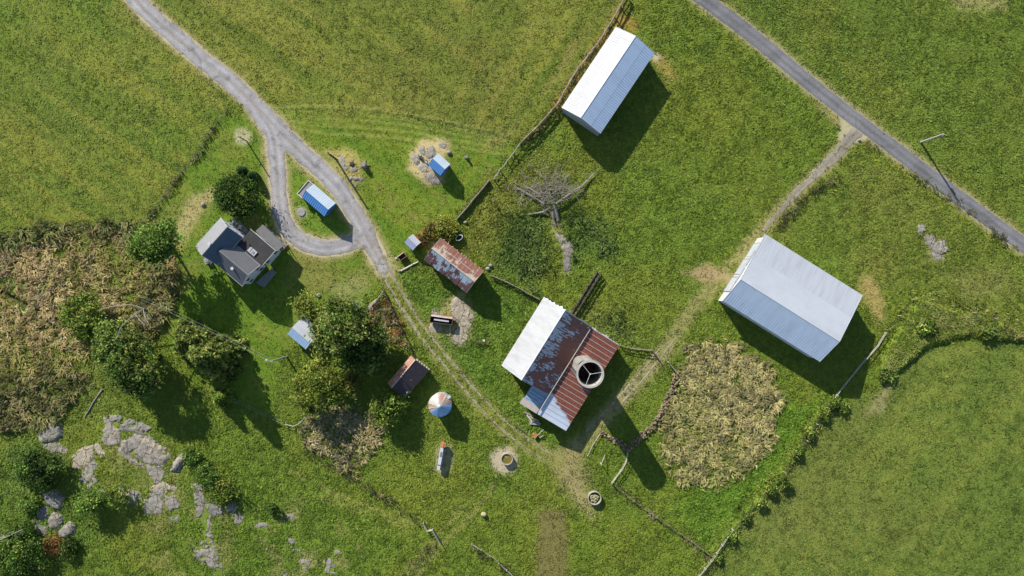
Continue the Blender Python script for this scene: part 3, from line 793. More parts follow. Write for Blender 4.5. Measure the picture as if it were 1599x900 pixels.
    def opening(self, side, a, z, w, h, mat, frame=None, name='window', d=.05, handle=None):
        """side: 0/1 gable ends, 2/3 long sides; a = position along the wall"""
        x0, x1, ya, yb = self.wx0, self.wx1, self.wya, self.wyb
        def box(m, a, z, w, h, d, off):
            if side < 2:
                x = x0 - off - d / 2 if side == 0 else x1 + off + d / 2
                m.box((x, a, z), (d, w, h))
            else:
                y = ya - off - d / 2 if side == 2 else yb + off + d / 2
                m.box((a, y, z), (w, d, h))
        m = MB(); box(m, a, z, w, h, d * .5, -.01); o = m.build(name, mat, self.root)
        if frame:
            m = MB(); t = .09
            box(m, a - w / 2 - t / 2, z, t, h + 2 * t, d, 0); box(m, a + w / 2 + t / 2, z, t, h + 2 * t, d, 0)
            box(m, a, z + h / 2 + t / 2, w - .004, t, d, 0); box(m, a, z - h / 2 - t / 2, w - .004, t, d * 1.4, 0)
            if name == 'window': box(m, a, z, w, .05, d * .8, 0)
            m.build('frame', frame, o)
        if handle:
            m = MB(); box(m, a + w * .38, z, .06, .22, .06, d * .5); m.build('handle', handle, o)
        return o

# --- long white-roofed shed at the top
b = Bld('pole_shed', 'long narrow shed with bright white roof slope beside the rail fence', 'shed',
        [((961, 43), (877, 168), 4.1), ((992, 57.5), (908, 183), 5.7), ((1023, 82), (937, 210), 4.1)])
b.panel(0, simple('shed_white_roof', (.34, .347, .36), .5, .10, .5, stretch=(2.0, .3, 1)), .45, ribh=.04, lap=.48); b.panel(1, simple('shed_shade_slope_roof', (.45, .55, .68), .4, .06, .5, stretch=(2, .3, 1)), .45, ribh=.04, lap=.48)  # second slope is a bluer copy: sky-lit shade put into its colour
b.walls(GREYST); b.ridge(1, GREYST, .12); b.barge(WHITE2, .2)
b.opening(3, -5.5, 1.7, 3.6, 3.4, GREYST, WHITE2, 'sliding_door'); b.opening(3, 3.0, 1.7, 3.6, 3.4, DARKIN, WHITE2, 'doorway')
b.opening(0, 0, 1.05, 1.0, 2.1, GREYST, WHITE2, 'door', handle=DARKMET)

# --- big machinery shed on the right
b = Bld('machinery_shed', 'largest shed, wide three-part pale steel roof by the dry grass patch', 'shed',
        [((1197, 366), (1348, 463), 5.0), ((1179, 403), (1324, 491), 6.2), ((1155, 436), (1311.5, 534), 7.3), ((1127, 468), (1283, 568), 4.7)])
M_A = simple('galvanised_sheet_bright', (.37, .39, .43), .42, .08, .45, stretch=(2.5, .25, 1))
M_B = simple('galvanised_sheet_dull', (.39, .415, .455), .45, .05, .5, stretch=(.4, .6, 1))
M_C = simple('galvanised_sheet_shade', (.40, .48, .59), .42, .08, .5, stretch=(2.0, .2, 1))  # for the shaded slope, the sky's blue is put into the colour
b.panel(0, M_A, .5, ribh=.03, ribw=.06); b.panel(1, M_B, .5, ribh=.02, lap=.5); b.panel(2, M_C, .5, ribh=.04, lap=.45)
b.ridge(2, GREYST, .10); b.barge(WHITE2, .18)
b.walls(WALLW, .25, .45, endmat=simple('white_end_cladding', (.42, .43, .44), .6, .06, .8))
e = 0 if b.loc(1160, 420, 3)[0] < 0 else 1
for k, (a, w) in enumerate(((-4.4, 3.0), (-.6, 3.4), (3.4, 3.2))):
    b.opening(e, a, 1.9, w, 3.7, GREYST, CONCDK, 'sliding_door', d=.06 + .05 * k)
m = MB()
for a in (-2.5, 1.4): m.box(((-1 if e == 0 else 1) * (b.hl - .22), a, 4.0), (.28, 3.2, .12))
m.build('door_track', GREYST, b.root)

# --- main barn with lean-to
b = Bld('barn', 'old barn with white roof slope, rusty lean-to roof and silo at its side', 'barn',
        [((849, 464), (782, 572.5), 4.4), ((882.5, 484), (815.5, 593), 8.1), ((923.4, 512.7), (858, 615.5), 4.5)])
STREAK = rusty('barn_rust_streaks', (.33, .41, .50), (.15, .052, .040), (.19, .068, .046), .35, (1, 1, 1), .50, .03, axis=1, a0=-2.9, a1=3.6, amt=.30, sheet=.9, shuf=.14, run=.42)  # rust over metal; sky reflection put into the metal's blue
b.panel(0, simple('barn_white_roof', (.32, .325, .335), .5, .11, .5, stretch=(2.0, .3, 1)), .5, ribh=.04, lap=.5); b.panel(1, STREAK, .0, ragged=.12)
b.ridge(1, WHITE2, .16); b.walls(simple('barn_boards', (.17, .14, .125), .85, .2, 1.5, stretch=(6, 6, .5)), .25, .3)
b.barge(WHITE2, .18, ends=(0, 1))
barn = b
yl = b.prof[2][0]
def bl(px, py, h): return b.loc(px, py, h)
# lean-to along the south-east side
p_hi0 = bl(923.4, 512.7, 4.3); p_hi1 = bl(840, 647, 4.3); p_lo0 = bl(966, 538.5, 3.2); p_lo1 = bl(885, 674, 3.2)
lx0 = (p_hi0[0] + p_lo0[0]) / 2; lx1 = (p_hi1[0] + p_lo1[0]) / 2; lyl = (p_lo0[1] + p_lo1[1]) / 2
lo, hi = min(lx0, lx1), max(lx0, lx1)
s_end = hi if abs(lx1 - hi) < .01 else lo            # the south-west end
LEAN = rusty('lean_to_rust', (.48, .545, .64), (.25, .075, .038), (.12, .038, .027), .55, (.35, .25, .25), .5, .025,
             axis=0, a0=s_end, a1=s_end + (6.2 if s_end == lo else -6.2), amt=.42, axis2=1, b0=yl, b1=lyl, amt2=.16, rough=.55)
lp = [(yl + .03, 4.28), (lyl, 3.2)]
o = b.panel(0, LEAN, .95, lo, hi, name='lean_to_roof', ribmat=simple('pale_roof_battens', (.42, .41, .42), .6, .1, 2), ribh=.05, ribw=.085, prof=lp)
m = MB(); m.box(((lo + hi) / 2, lyl - .3, 1.3), (hi - lo - .6, .14, 3.5)); m.build('lean_to_wall', REDWALL, b.root)
for x in (lo + .35, hi - .35):
    m = MB()
    top = [(yl + .1, 4.05), (lyl - .38, 3.15)]
    vs = []
    for xx in (x - .07, x + .07): vs += [(xx, yl + .1, -.5), (xx, lyl - .38, -.5), (xx, lyl - .38, 3.13), (xx, yl + .1, 4.02)]
    m.add(vs, [(3, 2, 1, 0), (4, 5, 6, 7), (0, 1, 5, 4), (1, 2, 6, 5), (2, 3, 7, 6), (3, 0, 4, 7)]); m.build('lean_to_wall', REDWALL, b.root)
m = MB(); m.box(((lo + hi) / 2, yl - .02, 4.62), (hi - lo - .8, .12, .10)); m.build('flashing', simple('pale_flashing', (.42, .43, .40), .6, .15, 2), b.root)
# white ragged trim on the north-east edge
nx = lo if s_end == hi else hi; sg = -1 if nx == lo else 1
def ragged_strip(x, yz, n, mat):
    """torn edge of tin sticking out past the gable, one strip"""
    m = MB(); vs = []; y0, z0 = yz[0]; y1, z1 = yz[-1]
    for k in range(n + 1):
        t = k / n; y = y0 + (y1 - y0) * t; z = float(np.interp(y, [p[0] for p in yz], [p[1] for p in yz])) + .05
        e = RND.uniform(.05, .42) if RND.random() < .7 else .02
        vs += [(x - sg * .08, y, z), (x + sg * e, y, z + RND.uniform(-.03, .05)), (x + sg * e, y, z - .06), (x - sg * .08, y, z - .05)]
    fs = [(0, 1, 2, 3), tuple(4 * n + q for q in (3, 2, 1, 0))]
    for k in range(n):
        for q in range(4): fs.append((4 * k + q, 4 * k + 4 + q, 4 * k + 4 + (q + 1) % 4, 4 * k + (q + 1) % 4))
    m.add(vs, fs if sg > 0 else [f[::-1] for f in fs]); m.build('edge_trim', mat, b.root)
ragged_strip(nx, [(yl, 4.28), (lyl, 3.2)], 26, WHITE)
ragged_strip(sg * b.hl, b.prof, 40, WHITE2)
# small blue-grey annex on the south-west end
q = [bl(830, 603.5, 3.9), bl(857, 616, 3.9), bl(839.5, 647.5, 3.0), bl(814, 630.5, 3.0)]
sgn = 1 if s_end == hi else -1
xa = sgn * b.hl; xe = sgn * max(abs(q[2][0]), abs(q[3][0]), b.hl + 3.2)
y0 = (q[0][1] + q[3][1]) / 2; y1 = min(yl + .0, (q[1][1] + q[2][1]) / 2)
m = MB()
def slopebox(m, xa, xb, za, zb, y0, y1, th, mi=0):
    vs = [(xa, y0, za), (xb, y0, zb), (xb, y1, zb), (xa, y1, za)]
    vs = [(x, y, z - th) for x, y, z in vs] + vs
    f = [(3, 2, 1, 0), (4, 5, 6, 7), (0, 1, 5, 4), (1, 2, 6, 5), (2, 3, 7, 6), (3, 0, 4, 7)]
    if (xb - xa) < 0: f = [t[::-1] for t in f]
    m.add(vs, f, mi)
xm = xa + (xe - xa) * .72
slopebox(m, xa + sgn * .1, xm, 3.9, 3.35, y0, y1, .06)
for k in range(4):
    xk = xa + (xm - xa) * (.3 + .2 * k); zk = 3.9 - .55 * (xk - xa) / (xm - xa)
    m.box((xk, (y0 + y1) / 2 - .2 * k, zk + .012), (.07, (y1 - y0) * (.9 - .12 * k), .03), mi=1)
m.build('annex_roof', [simple('annex_blue_grey_sheet', (.30, .42, .55), .45, .12, .8), TIMBERDK], b.root)
m = MB(); slopebox(m, xm + sgn * .02, xe, 3.32, 2.95, y0 - .25, y1, .06); m.build('annex_roof', simple('annex_cream_sheet', (.48, .42, .37), .5, .08, 1.5), b.root)
m = MB()
m.box(((xa + xe) / 2 - sgn * .1, y0 + .2, 1.2), (abs(xe - xa) - .5, .12, 3.3)); m.box((xe - sgn * .4, (y0 + y1) / 2, 1.1), (.12, y1 - y0 - .6, 3.2))
m.build('annex_wall', TIMBER, b.root)
b.opening(0 if sgn < 0 else 1, -1.6, 1.5, 2.2, 2.6, TIMBERDK, None, 'barn_door')
# barn footprint incl. lean-to
cc = b.c + b.u * (lo + hi) / 2 + b.v * (yl + lyl) / 2
NO_GRASS.append((cc[0], cc[1], b.ang, (hi - lo) / 2 - .4, (lyl - yl) / 2 - .3))

# --- silo
def silo():
    x, y = unp(921.5, 584.5, 13.6)
    r = empty('silo', 'tall open-topped concrete silo rising through the barn lean-to', 'silo', (x, y, gzf(x, y)))
    R = 2.38; Hs = 13.6
    m = MB(); m.lathe([(R, -.5), (R, Hs), (R - .26, Hs), (R - .26, .4), (R - .28, .4)], 48); w = m.build('wall', simple('silo_concrete', (.38, .355, .31), .85, .14, .9, bump=.2, c2=(.25, .23, .19)), r, smooth=False)
    for k in range(13):
        m = MB(); z = .8 + k * 1.0; m.lathe([(R + .005, z), (R + .035, z), (R + .035, z + .04), (R + .005, z + .04)], 48); m.build('hoop', DARKMET, w)
    m = MB(); m.lathe([(R + .07, Hs - .12), (R + .07, Hs + .10), (R - .27, Hs + .10), (R - .27, Hs - .12), (R + .07, Hs - .12)], 48); m.build('rim', simple('pale_rim', (.34, .33, .30), .8, .1, 2), r)
    m = MB()
    for a in (0.15, 0.15 + 2.09, 0.15 + 4.19):
        m.tube([(0, 0, Hs - .05), ((R - .2) * math.cos(a), (R - .2) * math.sin(a), Hs - .02)], .034, 6)
    m.tube([(0, 0, Hs - .15), (0, 0, Hs + .05)], .14, 8); m.build('roof_spokes', simple('galvanised_bar', (.5, .5, .5), .5, .1, 2), r)
    m = MB(); m.lathe([(R - .262, 1.9), (1.2, 2.1), (.02, 2.2)], 32); m.build('silage', simple('old_silage', (.10, .075, .04), .95, .3, 2, bump=.5), r)
    # filler chute up the north-west side
    a = math.atan2(.75, -.66)
    m = MB(); pts = []
    for k in range(9):
        t = a - .42 + .84 * k / 8; rr = R + .06 + .22 * math.sin(PI * k / 8)
        pts.append((rr * math.cos(t), rr * math.sin(t)))
    inn = [(p[0] * .955, p[1] * .955) for p in pts][::-1]
    m.prism(pts + inn, 3.5, Hs - 1.2); m.build('chute', simple('chute_steel', (.25, .235, .21), .6, .15, 1.5), r)
    m = MB(); t = a + .75
    for s in (-.2, .2): m.tube([((R + .12) * math.cos(t) - s * math.sin(t), (R + .12) * math.sin(t) + s * math.cos(t), z) for z in (3.5, Hs + .3)], .025, 5)
    for k in range(24):
        z = 3.8 + k * .42
        m.tube([((R + .12) * math.cos(t) - s * math.sin(t), (R + .12) * math.sin(t) + s * math.cos(t), z) for s in (-.2, .2)], .018, 4)
    m.build('ladder', DARKMET, r)
silo()

# --- farmhouse
hb = Bld('farmhouse', 'white farmhouse with grey cross-gabled roofs and black flat extension roof', 'house',
         [((304.8, 386), (343, 341), 4.9), ((316, 399.5), (354, 354), 6.9), ((339, 412), (380.3, 370.5), 4.9)])
b = hb
b.panel(0, SHINGLELIT, .4, ribh=.025, ribw=.04); b.panel(1, SHINGLESHADE, .4, ribh=.025, ribw=.04)
b.ridge(1, SHINGLE, .14); b.walls(WALLW, .3, .3); b.barge(WHITE, .2); b.fascia(WHITE, .14)
ne = 0 if b.loc(368, 352, 4)[0] < 0 else 1
sw = 1 - ne
for a, z in ((-1.3, 4.0), (1.3, 4.0), (-1.3, 1.6), (1.3, 1.6)): b.opening(ne, a, z, .8, 1.2, DARKGLASS, WHITE)
for a, z in ((-1.4, 3.9), (1.2, 3.9)): b.opening(sw, a, z, .8, 1.2, DARKGLASS, WHITE)
b.opening(2, 0, 1.7, .9, 1.3, DARKGLASS, WHITE); b.opening(2, -2.3, 1.7, .9, 1.3, DARKGLASS, WHITE)
def pipe(bb, px, py, h, base, mat, rad=.16, name='roof_vent'):
    x, y = bb.loc(px, py, h)
    m = MB(); m.tube([(x, y, base), (x, y, h)], rad, 10); m.tube([(x, y, h), (x, y, h + .12)], rad * 1.5, 10); m.build(name, mat, bb.root)
pipe(b, 326.5, 380.7, 7.2, 6.2, WHITE, .22, 'chimney_pipe')
# wing: its own frame under the same house
def sub_frame(bb, lines):
    w = Bld('tmp', 'x', 'x', lines, z=bb.g)
    L = np.array((math.cos(bb.ang), math.sin(bb.ang)))
    return w
WING = [((370, 383.8), (405.9, 414.4), 4.4), ((336, 387), (386.4, 429.6), 6.35), ((336.5, 411.5), (378.6, 447.5), 4.4)]
def adopt(w, bb):
    """re-parent a second roof body's parts to the house"""
    from mathutils import Matrix
    M = Matrix.Translation(bb.root.location) @ Matrix.Rotation(bb.ang, 4, 'Z')
    Mw = Matrix.Translation(w.root.location) @ Matrix.Rotation(w.ang, 4, 'Z')
    R = M.inverted() @ Mw
    for ch in list(w.root.children):
        ch.parent = bb.root; ch.matrix_parent_inverse = Matrix.Identity(4); ch.matrix_basis = R @ ch.matrix_basis
    bpy.data.objects.remove(w.root)
w = Bld('wing', 'x', 'x', WING, z=b.g)
# ridge runs back into the main roof, eaves stop at its wall
seE = 1 if w.loc(386, 430, 6)[0] > 0 else -1
xend = seE * w.hl; x_in = -seE * (w.hl + .2)
GREYWING = simple('grey_wing_roofing', (.105, .107, .115), .5, .06, .7)
for i, mt in ((0, GREYWING), (1, simple('dark_wing_roofing', (.10, .105, .12), .5, .06, .7))):
    w.panel(i, mt, .4, min(x_in, xend), max(x_in, xend), ribh=.025, ribw=.04)
w.ridge(1, SHINGLE, .13, min(x_in, xend), max(x_in, xend))
w.walls(WALLW, .3, .3, ends=(seE < 0, seE > 0)); w.barge(WHITE, .18, ends=(1 if seE > 0 else 0,)); w.fascia(WHITE, .12)
for a, z in ((-1.5, 3.4), (1.2, 3.4), (-1.5, 1.3), (1.4, 1.3)): w.opening(1 if seE > 0 else 0, a, z, .75, 1.05, DARKGLASS, WHITE)
w.opening(3, 1.5, 1.6, .9, 1.3, DARKGLASS, WHITE); w.opening(3, -1.5, 1.6, .9, 1.3, DARKGLASS, WHITE)
pipe(w, 362.3, 419.5, 6.0, 4.8, WHITE, .2)
adopt(w, b)
# flat-roofed extension
EXT = [((390.5, 358), (431.8, 393.3), 4.25), ((370.5, 382.8), (406.5, 414.0), 4.45)]
w = Bld('ext', 'x', 'x', EXT, z=b.g)
w.panel(0, TAR, 0, th=.2, name='flat_roof')
se = 1 if w.loc(420, 404, 4)[0] > 0 else -1
m = MB(); m.box((0, w.prof[0][0] + .3, 1.75), (2 * w.hl - .5, .15, 4.5)); m.build('side_wall', WALLW, w.root)
m = MB(); m.box((se * (w.hl - .28), 0, 1.75), (.15, w.prof[1][0] - w.prof[0][0] - .75, 4.5)); m.build('end_wall', WALLW, w.root)
m = MB(); m.box((se * (w.hl + .035), 0, 4.30), (.07, w.prof[1][0] - w.prof[0][0] + .2, .24)); m.build('gutter', WHITE, w.root)
m = MB(); m.box((0, w.prof[0][0] - .04, 4.22), (2 * w.hl + .2, .08, .2)); m.build('gutter', WHITE, w.root)
w.wx0, w.wx1 = -(w.hl - .2), w.hl - .2; w.wya, w.wyb = w.prof[0][0] + .22, 9
for a in (-1.4, .9): w.opening(1 if se > 0 else 0, a, 2.6, .8, 1.0, DARKGLASS, WHITE)
x, y = w.loc(394, 393, 4.5)
m = MB(); m.box((x, y, 4.44), (1.7, 1.0, .34)); sk = m.build('skylight', simple('white_skylight', (.40, .40, .40), .5, .12, 2), w.root)
m = MB(); m.box((x - .2, y, 4.62), (.5, .6, .1)); m.box((x + .4, y - .1, 4.62), (.12, .8, .1)); m.build('glazing', simple('grey_dome', (.25, .26, .28), .3, .1, 2), sk)
pipe(w, 388, 381.5, 4.75, 4.2, DARKMET, .1)
adopt(w, b)
# porch roof
w = Bld('porch', 'x', 'x', [((410, 350), (443.2, 382), 2.7), ((399, 361.5), (433.8, 393), 3.2)], z=b.g)
w.panel(0, simple('grey_porch_roofing', (.135, .13, .125), .7, .1, 1.2), .3, ribh=.02, ribw=.03, name='porch_roof')
for k in range(4):
    m = MB(); m.box((-w.hl + .2 + (2 * w.hl - .4) * k / 3, w.prof[0][0] + .2, 1.0), (.12, .12, 3.2)); m.build('porch_post', WHITE, w.root)
m = MB(); m.box((0, 0, .15), (2 * w.hl - .3, w.prof[1][0] - w.prof[0][0] - .1, .5)); m.build('porch_floor', TIMBER, w.root)
adopt(w, b)
# deck, steps, mast
def flat_part(bb, pts, z0, z1, name, mat):
    q = [bb.loc(px, py, z1) for px, py in pts]
    A = sum(q[i][0] * q[(i + 1) % len(q)][1] - q[(i + 1) % len(q)][0] * q[i][1] for i in range(len(q)))
    if A < 0: q = q[::-1]
    m = MB(); m.prism(q, z0, z1); return m.build(name, mat, bb.root)
flat_part(b, [(399, 441.5), (424, 419.5), (430.5, 426), (411.5, 449)], -.3, .55, 'rear_deck', simple('grey_deck', (.21, .20, .19), .85, .1, 2))
flat_part(b, [(316.5, 404), (324, 401.5), (330, 409.5), (321, 413)], -.3, .7, 'side_stoop', CONCDK)
x0_, y0_ = b.loc(331, 412, 1.6)
m = MB()
for (pa, pb) in (((320, 410), (331, 409)), ((331, 409), (328, 414))):
    a_ = b.loc(*pa, 1.5); c_ = b.loc(*pb, 1.5)
    m.tube([(*a_, 1.55), (*c_, 1.55)], .06, 6); m.tube([(*a_, .0), (*a_, 1.55)], .05, 6); m.tube([(*c_, -.2), (*c_, 1.55)], .05, 6)
m.build('stoop_rail', WHITE, b.root)
flat_part(b, [(362, 341), (371, 343), (387, 360), (381, 368), (366, 352)], -.3, .35, 'side_deck', CONCDK)
m = MB()
for px_, py_, s_ in ((364.5, 345, .5), (374.5, 354.5, .55), (369, 349, .35)):
    x, y = b.loc(px_, py_, .8); m.box((x, y, .65), (s_ * 1.4, s_, .6), rz=.4)
m.build('heat_pump', simple('pale_plastic', (.5, .5, .48), .5, .1, 2), b.root)

# --- blue garage on the loop island
b = Bld('garage', 'blue roofed garage, its lit slope coloured paler, on the island inside the gravel loop', 'garage',
        [((490.5, 288.5), (524, 317.5), 2.6), ((476.5, 298), (511.5, 327), 3.7), ((470.3, 307), (506.7, 339), 2.6)])
b.panel(0, BLUELIT, .45, ribh=.02); b.panel(1, BLUEW, .45, ribh=.04, ribw=.06)  # lit slope coloured paler than the shaded one
b.ridge(1, BLUEDK, .07); b.walls(simple('blue_siding', (.05, .17, .36), .6, .08, 1), .2, .3); b.fascia(WHITE, .12, (0,))
se = 1 if b.loc(510, 330, 3)[0] > 0 else -1
b.opening(1 if se > 0 else 0, 0, 1.1, 2.3, 2.1, BLUEDK, None, 'garage_door')
f = -se
xa = f * (b.hl + .05); xe = f * (b.hl + 1.35); yA, yB = b.prof[0][0] + .2, b.prof[2][0] + .1
m = MB(); m.box(((xa + xe) / 2, (yA + yB) / 2, 1.75), (abs(xe - xa), yB - yA, .06)); m.build('lean_to_roof', simple('mauve_grey_sheet', (.22, .20, .20), .6, .1, 2), b.root)
m = MB(); m.box((xe + f * .05, (yA + yB) / 2, 1.82), (.10, yB - yA + .2, .24)); m.box(((xa + xe) / 2, yA - .05, 1.82), (abs(xe - xa), .1, .24)); m.box(((xa + xe) / 2, yB + .05, 1.82), (abs(xe - xa), .1, .24)); m.build('trim_board', simple('cream_trim', (.6, .55, .45), .6, .1, 2), b.root)
m = MB(); m.box((xe - f * .1, (yA + yB) / 2, .7), (.1, yB - yA - .1, 2.0)); m.build('lean_to_wall', TIMBER, b.root)

# --- pump house on the rock
b = Bld('pump_house', 'small bright blue pump house standing on bare rock', 'shed',
        [((684, 239.7), (703.9, 257.5), 2.2), ((675.6, 247.7), (694.2, 264), 3.1), ((669.5, 258.8), (687.8, 275), 2.2)])
b.panel(0, BLUELIT, .4, ribh=.02); b.panel(1, BLUEW, .33, ribh=.04, ribw=.06); b.ridge(1, BLUELIT, .08)  # roof split at the ridge into lit and shaded colours
b.walls(simple('blue_boards', (.05, .16, .38), .6, .08, 1), .15, .15)
b.opening(1 if b.loc(695, 268, 2)[0] > 0 else 0, 0, .95, .8, 1.8, BLUEDK, BLUELIT, 'door', handle=DARKMET)

# --- rusty chicken shed
b = Bld('rusty_shed', 'long shed with patchwork rusty tin roof by the yellow bush', 'shed',
        [((689, 372.5), (755.2, 423), 3.1), ((673.7, 387.5), (740, 439.8), 4.9), ((662.6, 406), (729, 458), 3.1)])
RUST_A = rusty('tin_roof_red_rust', (.38, .32, .25), (.215, .085, .055), (.15, .06, .045), .7, (1, 1, 1), .44, .06, axis=1, a0=b.prof[0][0] + .4, a1=b.prof[1][0] + .6, amt=-.16, rough=.6, sheet=.85, shuf=.10, run=.15)
RUST_B = rusty('tin_roof_maroon_rust', (.32, .40, .47), (.14, .065, .062), (.10, .05, .05), .7, (1, 1, 1), .47, .05, axis=1, a0=b.prof[1][0] - .6, a1=b.prof[2][0] + .2, amt=.17, rough=.5, sheet=.8, shuf=.12, run=.17)
PALEBAT = simple('pale_battens', (.38, .345, .30), .7, .12, 3)
b.panel(0, RUST_A, .85, ribmat=PALEBAT, ribh=.012, ribw=.035, ragged=.1); b.panel(1, RUST_B, .8, ribh=.02, ragged=.06)
b.ridge(1, PALEBAT, .12); b.barge(PALEBAT, .18); b.walls(simple('grey_shed_boards', (.24, .21, .18), .85, .2, 2, stretch=(5, 5, .5)), .2, .2)
(ya, za), (yb, zb) = b.prof[0], b.prof[1]
m = MB(); ym = ya + (yb - ya) * .5; zm = za + (zb - za) * .5
m.box((-.3, ym, zm + .035), (b.hl * 1.6, .10, .04), ry=0)
m.build('roof_batten', PALEBAT, b.root)
m = MB()
for k in range(9): m.box((-b.hl + 1 + k * (2 * b.hl - 1.6) / 8, ya - .06, za - .02), (.2, .18, .1))
m.build('rafter_tail', PALEBAT, b.root)
e1 = 1 if b.loc(742, 445, 2)[0] > 0 else 0
b.opening(e1, .3, 1.0, .95, 1.9, TIMBERDK, PALEBAT, 'door', handle=DARKMET); b.opening(3, 1.4, 1.5, 1.0, .8, DARKGLASS, PALEBAT)

# --- little well house
b = Bld('well_house', 'tiny grey-roofed hut just above the old crate and bent log', 'hut',
        [((645, 366.3), (656.7, 378), 1.8), ((637.2, 371.3), (649.6, 383.8), 2.5), ((630.8, 377.5), (645.6, 393), 1.8)])
b.panel(0, WHITE2, .4, ribh=.02); b.panel(1, simple('hut_shade_slope_sheet', (.36, .40, .56), .45, .06, 1), .4, ribh=.02)  # shaded slope gets a bluish copy, shade put into the colour
b.ridge(1, GREYST, .07); b.walls(simple('brown_boards', (.14, .10, .075), .8, .2, 2), .12, .12)
b.opening(1 if b.loc(650, 386, 1.5)[0] > 0 else 0, 0, .75, .7, 1.4, TIMBERDK, None, 'door', handle=DARKMET)

# --- white shed near the big spruce
b = Bld('garden_shed', 'small white-roofed garden shed beside the large leafy tree', 'shed',
        [((469.6, 498), (498.2, 520.8), 2.2), ((454.8, 511.3), (483.3, 535.6), 3.0), ((449.6, 522), (478, 547), 2.2)])
b.panel(0, WHITE2, .4, ribh=.02); b.panel(1, simple('shed_sky_tint_sheet', (.34, .48, .66), .45, .06, 1), .4, ribh=.03)  # blue on the shaded slope is sky light put into the colour
b.ridge(1, GREYST, .07); b.walls(WALLW, .1, .15)
m = MB(); m.box((.2, b.prof[0][0] - .25, 1.95), (b.hl * 1.75, .55, .06)); m.build('canopy', simple('slate_canopy', (.16, .17, .2), .6, .1, 2), b.root)
m = MB(); m.box((.2, b.prof[0][0] - .53, 1.99), (b.hl * 1.78, .06, .1)); m.build('trim_board', WHITE2, b.root)
b.opening(2, .4, .95, .8, 1.8, WALLW, GREYST, 'door', handle=DARKMET)

# --- brown shed by the grain bin
b = Bld('tool_shed', 'dark roofed shed with one narrow orange rust slope by the grain bin', 'shed',
        [((641.3, 554.3), (605.8, 599), 2.7), ((649.5, 562.5), (611, 605), 3.4), ((669.5, 579.8), (632.5, 622), 2.2)])
OR = rusty('orange_tin', (.36, .27, .22), (.32, .145, .085), (.27, .11, .06), .8, (1.5, 1, 1), .42, .1, rough=.65)
b.panel(0, OR, .6, ribh=.015); b.panel(1, rusty('dark_tin', (.20, .21, .25), (.035, .028, .035), (.05, .03, .03), .7, (1, 1, 1), .36, .04, rough=.6), .5, ribh=.015)
b.ridge(1, simple('pale_rust_cap', (.48, .36, .28), .7, .15, 3), .09); b.walls(simple('dark_shed_boards', (.10, .08, .07), .85, .2, 2), .15, .2)
ee = 1 if b.loc(655, 565, 2)[0] > 0 else 0
m = MB()
for k in range(6): m.box(((1 if ee else -1) * (b.hl + .12), -.8 + k * .55, 2.75 - .16 * k), (.25, .42, .06), rz=.15 * (k % 2))
m.build('edge_trim', PALEWOOD, b.root)
b.opening(ee, .5, .9, .9, 1.7, TIMBERDK, None, 'door', handle=DARKMET)

# --- grain bin
def grain_bin():
    x, y = unp(686.5, 633.5, 3.6)
    r = empty('grain_bin', 'round grain bin with conical roof striped white and rust, shaded side tinted blue', 'grain bin', (x, y, gzf(x, y)))
    R = 2.12; h = 3.2; top = 4.55
    m = MB(); prof = [(R - .06, -.4)]
    for k in range(17): prof.append((R - .06 + (.02 if k % 2 else -.02), h * k / 16))
    m.lathe(prof, 40); m.build('wall', simple('galvanised_wall', (.40, .42, .44), .45, .1, 1, metal=.3), r)
    cols = [simple('bin_sheet_white', (.40, .38, .345), .5, .08, 1), rusty('bin_sheet_rust', (.4, .32, .25), (.33, .14, .07), (.2, .08, .05), 1.2, (1, 1, 1), .40, .08), BLUEW, simple('bin_sheet_sky_tint', (.30, .45, .66), .4, .06, 1)]
    m = MB(); n = 40; rr = random.Random(5)
    for k in range(n):
        a0 = 2 * PI * k / n; a1 = 2 * PI * (k + 1) / n; am = (a0 + a1) / 2
        d = (am % (2 * PI))
        south = math.sin(am - .35) < -.25  # sky reflection on these shaded sheets is put in as blue
        mi = (2 if rr.random() < .65 else 3) if south else (0 if rr.random() < (.7 if PI * .5 < d < PI * 1.1 else .45) else 1)
        ro, ri = R + .12, .3
        vs = [(ri * math.cos(a0), ri * math.sin(a0), top), (ro * math.cos(a0), ro * math.sin(a0), h - .02), (ro * math.cos(a1), ro * math.sin(a1), h - .02), (ri * math.cos(a1), ri * math.sin(a1), top)]
        m.add(vs, [(0, 1, 2, 3)], mi)
        m.tube([(ri * math.cos(a0), ri * math.sin(a0), top + .01), (ro * math.cos(a0), ro * math.sin(a0), h + .0)], .035, 4, 0 if not south else 3)
    m.build('roof', cols, r)
    m = MB(); m.lathe([(.34, top - .05), (.34, top + .14), (.2, top + .22), (.01, top + .25)], 16); m.build('cap', WHITE, r)
    m = MB(); m.box((1.75, 1.55, h - .05), (.65, .5, .55), rz=.75); m.build('hatch', WHITE, r)
    m = MB(); m.box((R * .72, -R * .72, 1.0), (.08, .8, 1.7), rz=-.78); m.build('door', GREYST, r)
    NO_GRASS.append((x, y, 0, R * .75, R * .75))
grain_bin()
# ------------------------------------------------------------------ trees and shrubs
LEAF_MAT = veg_mat('leaves', trans=.30, rough=.8, nscale=1.2, var=.15, spec=.08)
BARK = simple('bark', (.11, .09, .07), .9, .2, 3, stretch=(3, 3, .6), bump=.3)
BARKGREY = simple('grey_dead_bark', (.25, .22, .185), .9, .15, 3, bump=.3)

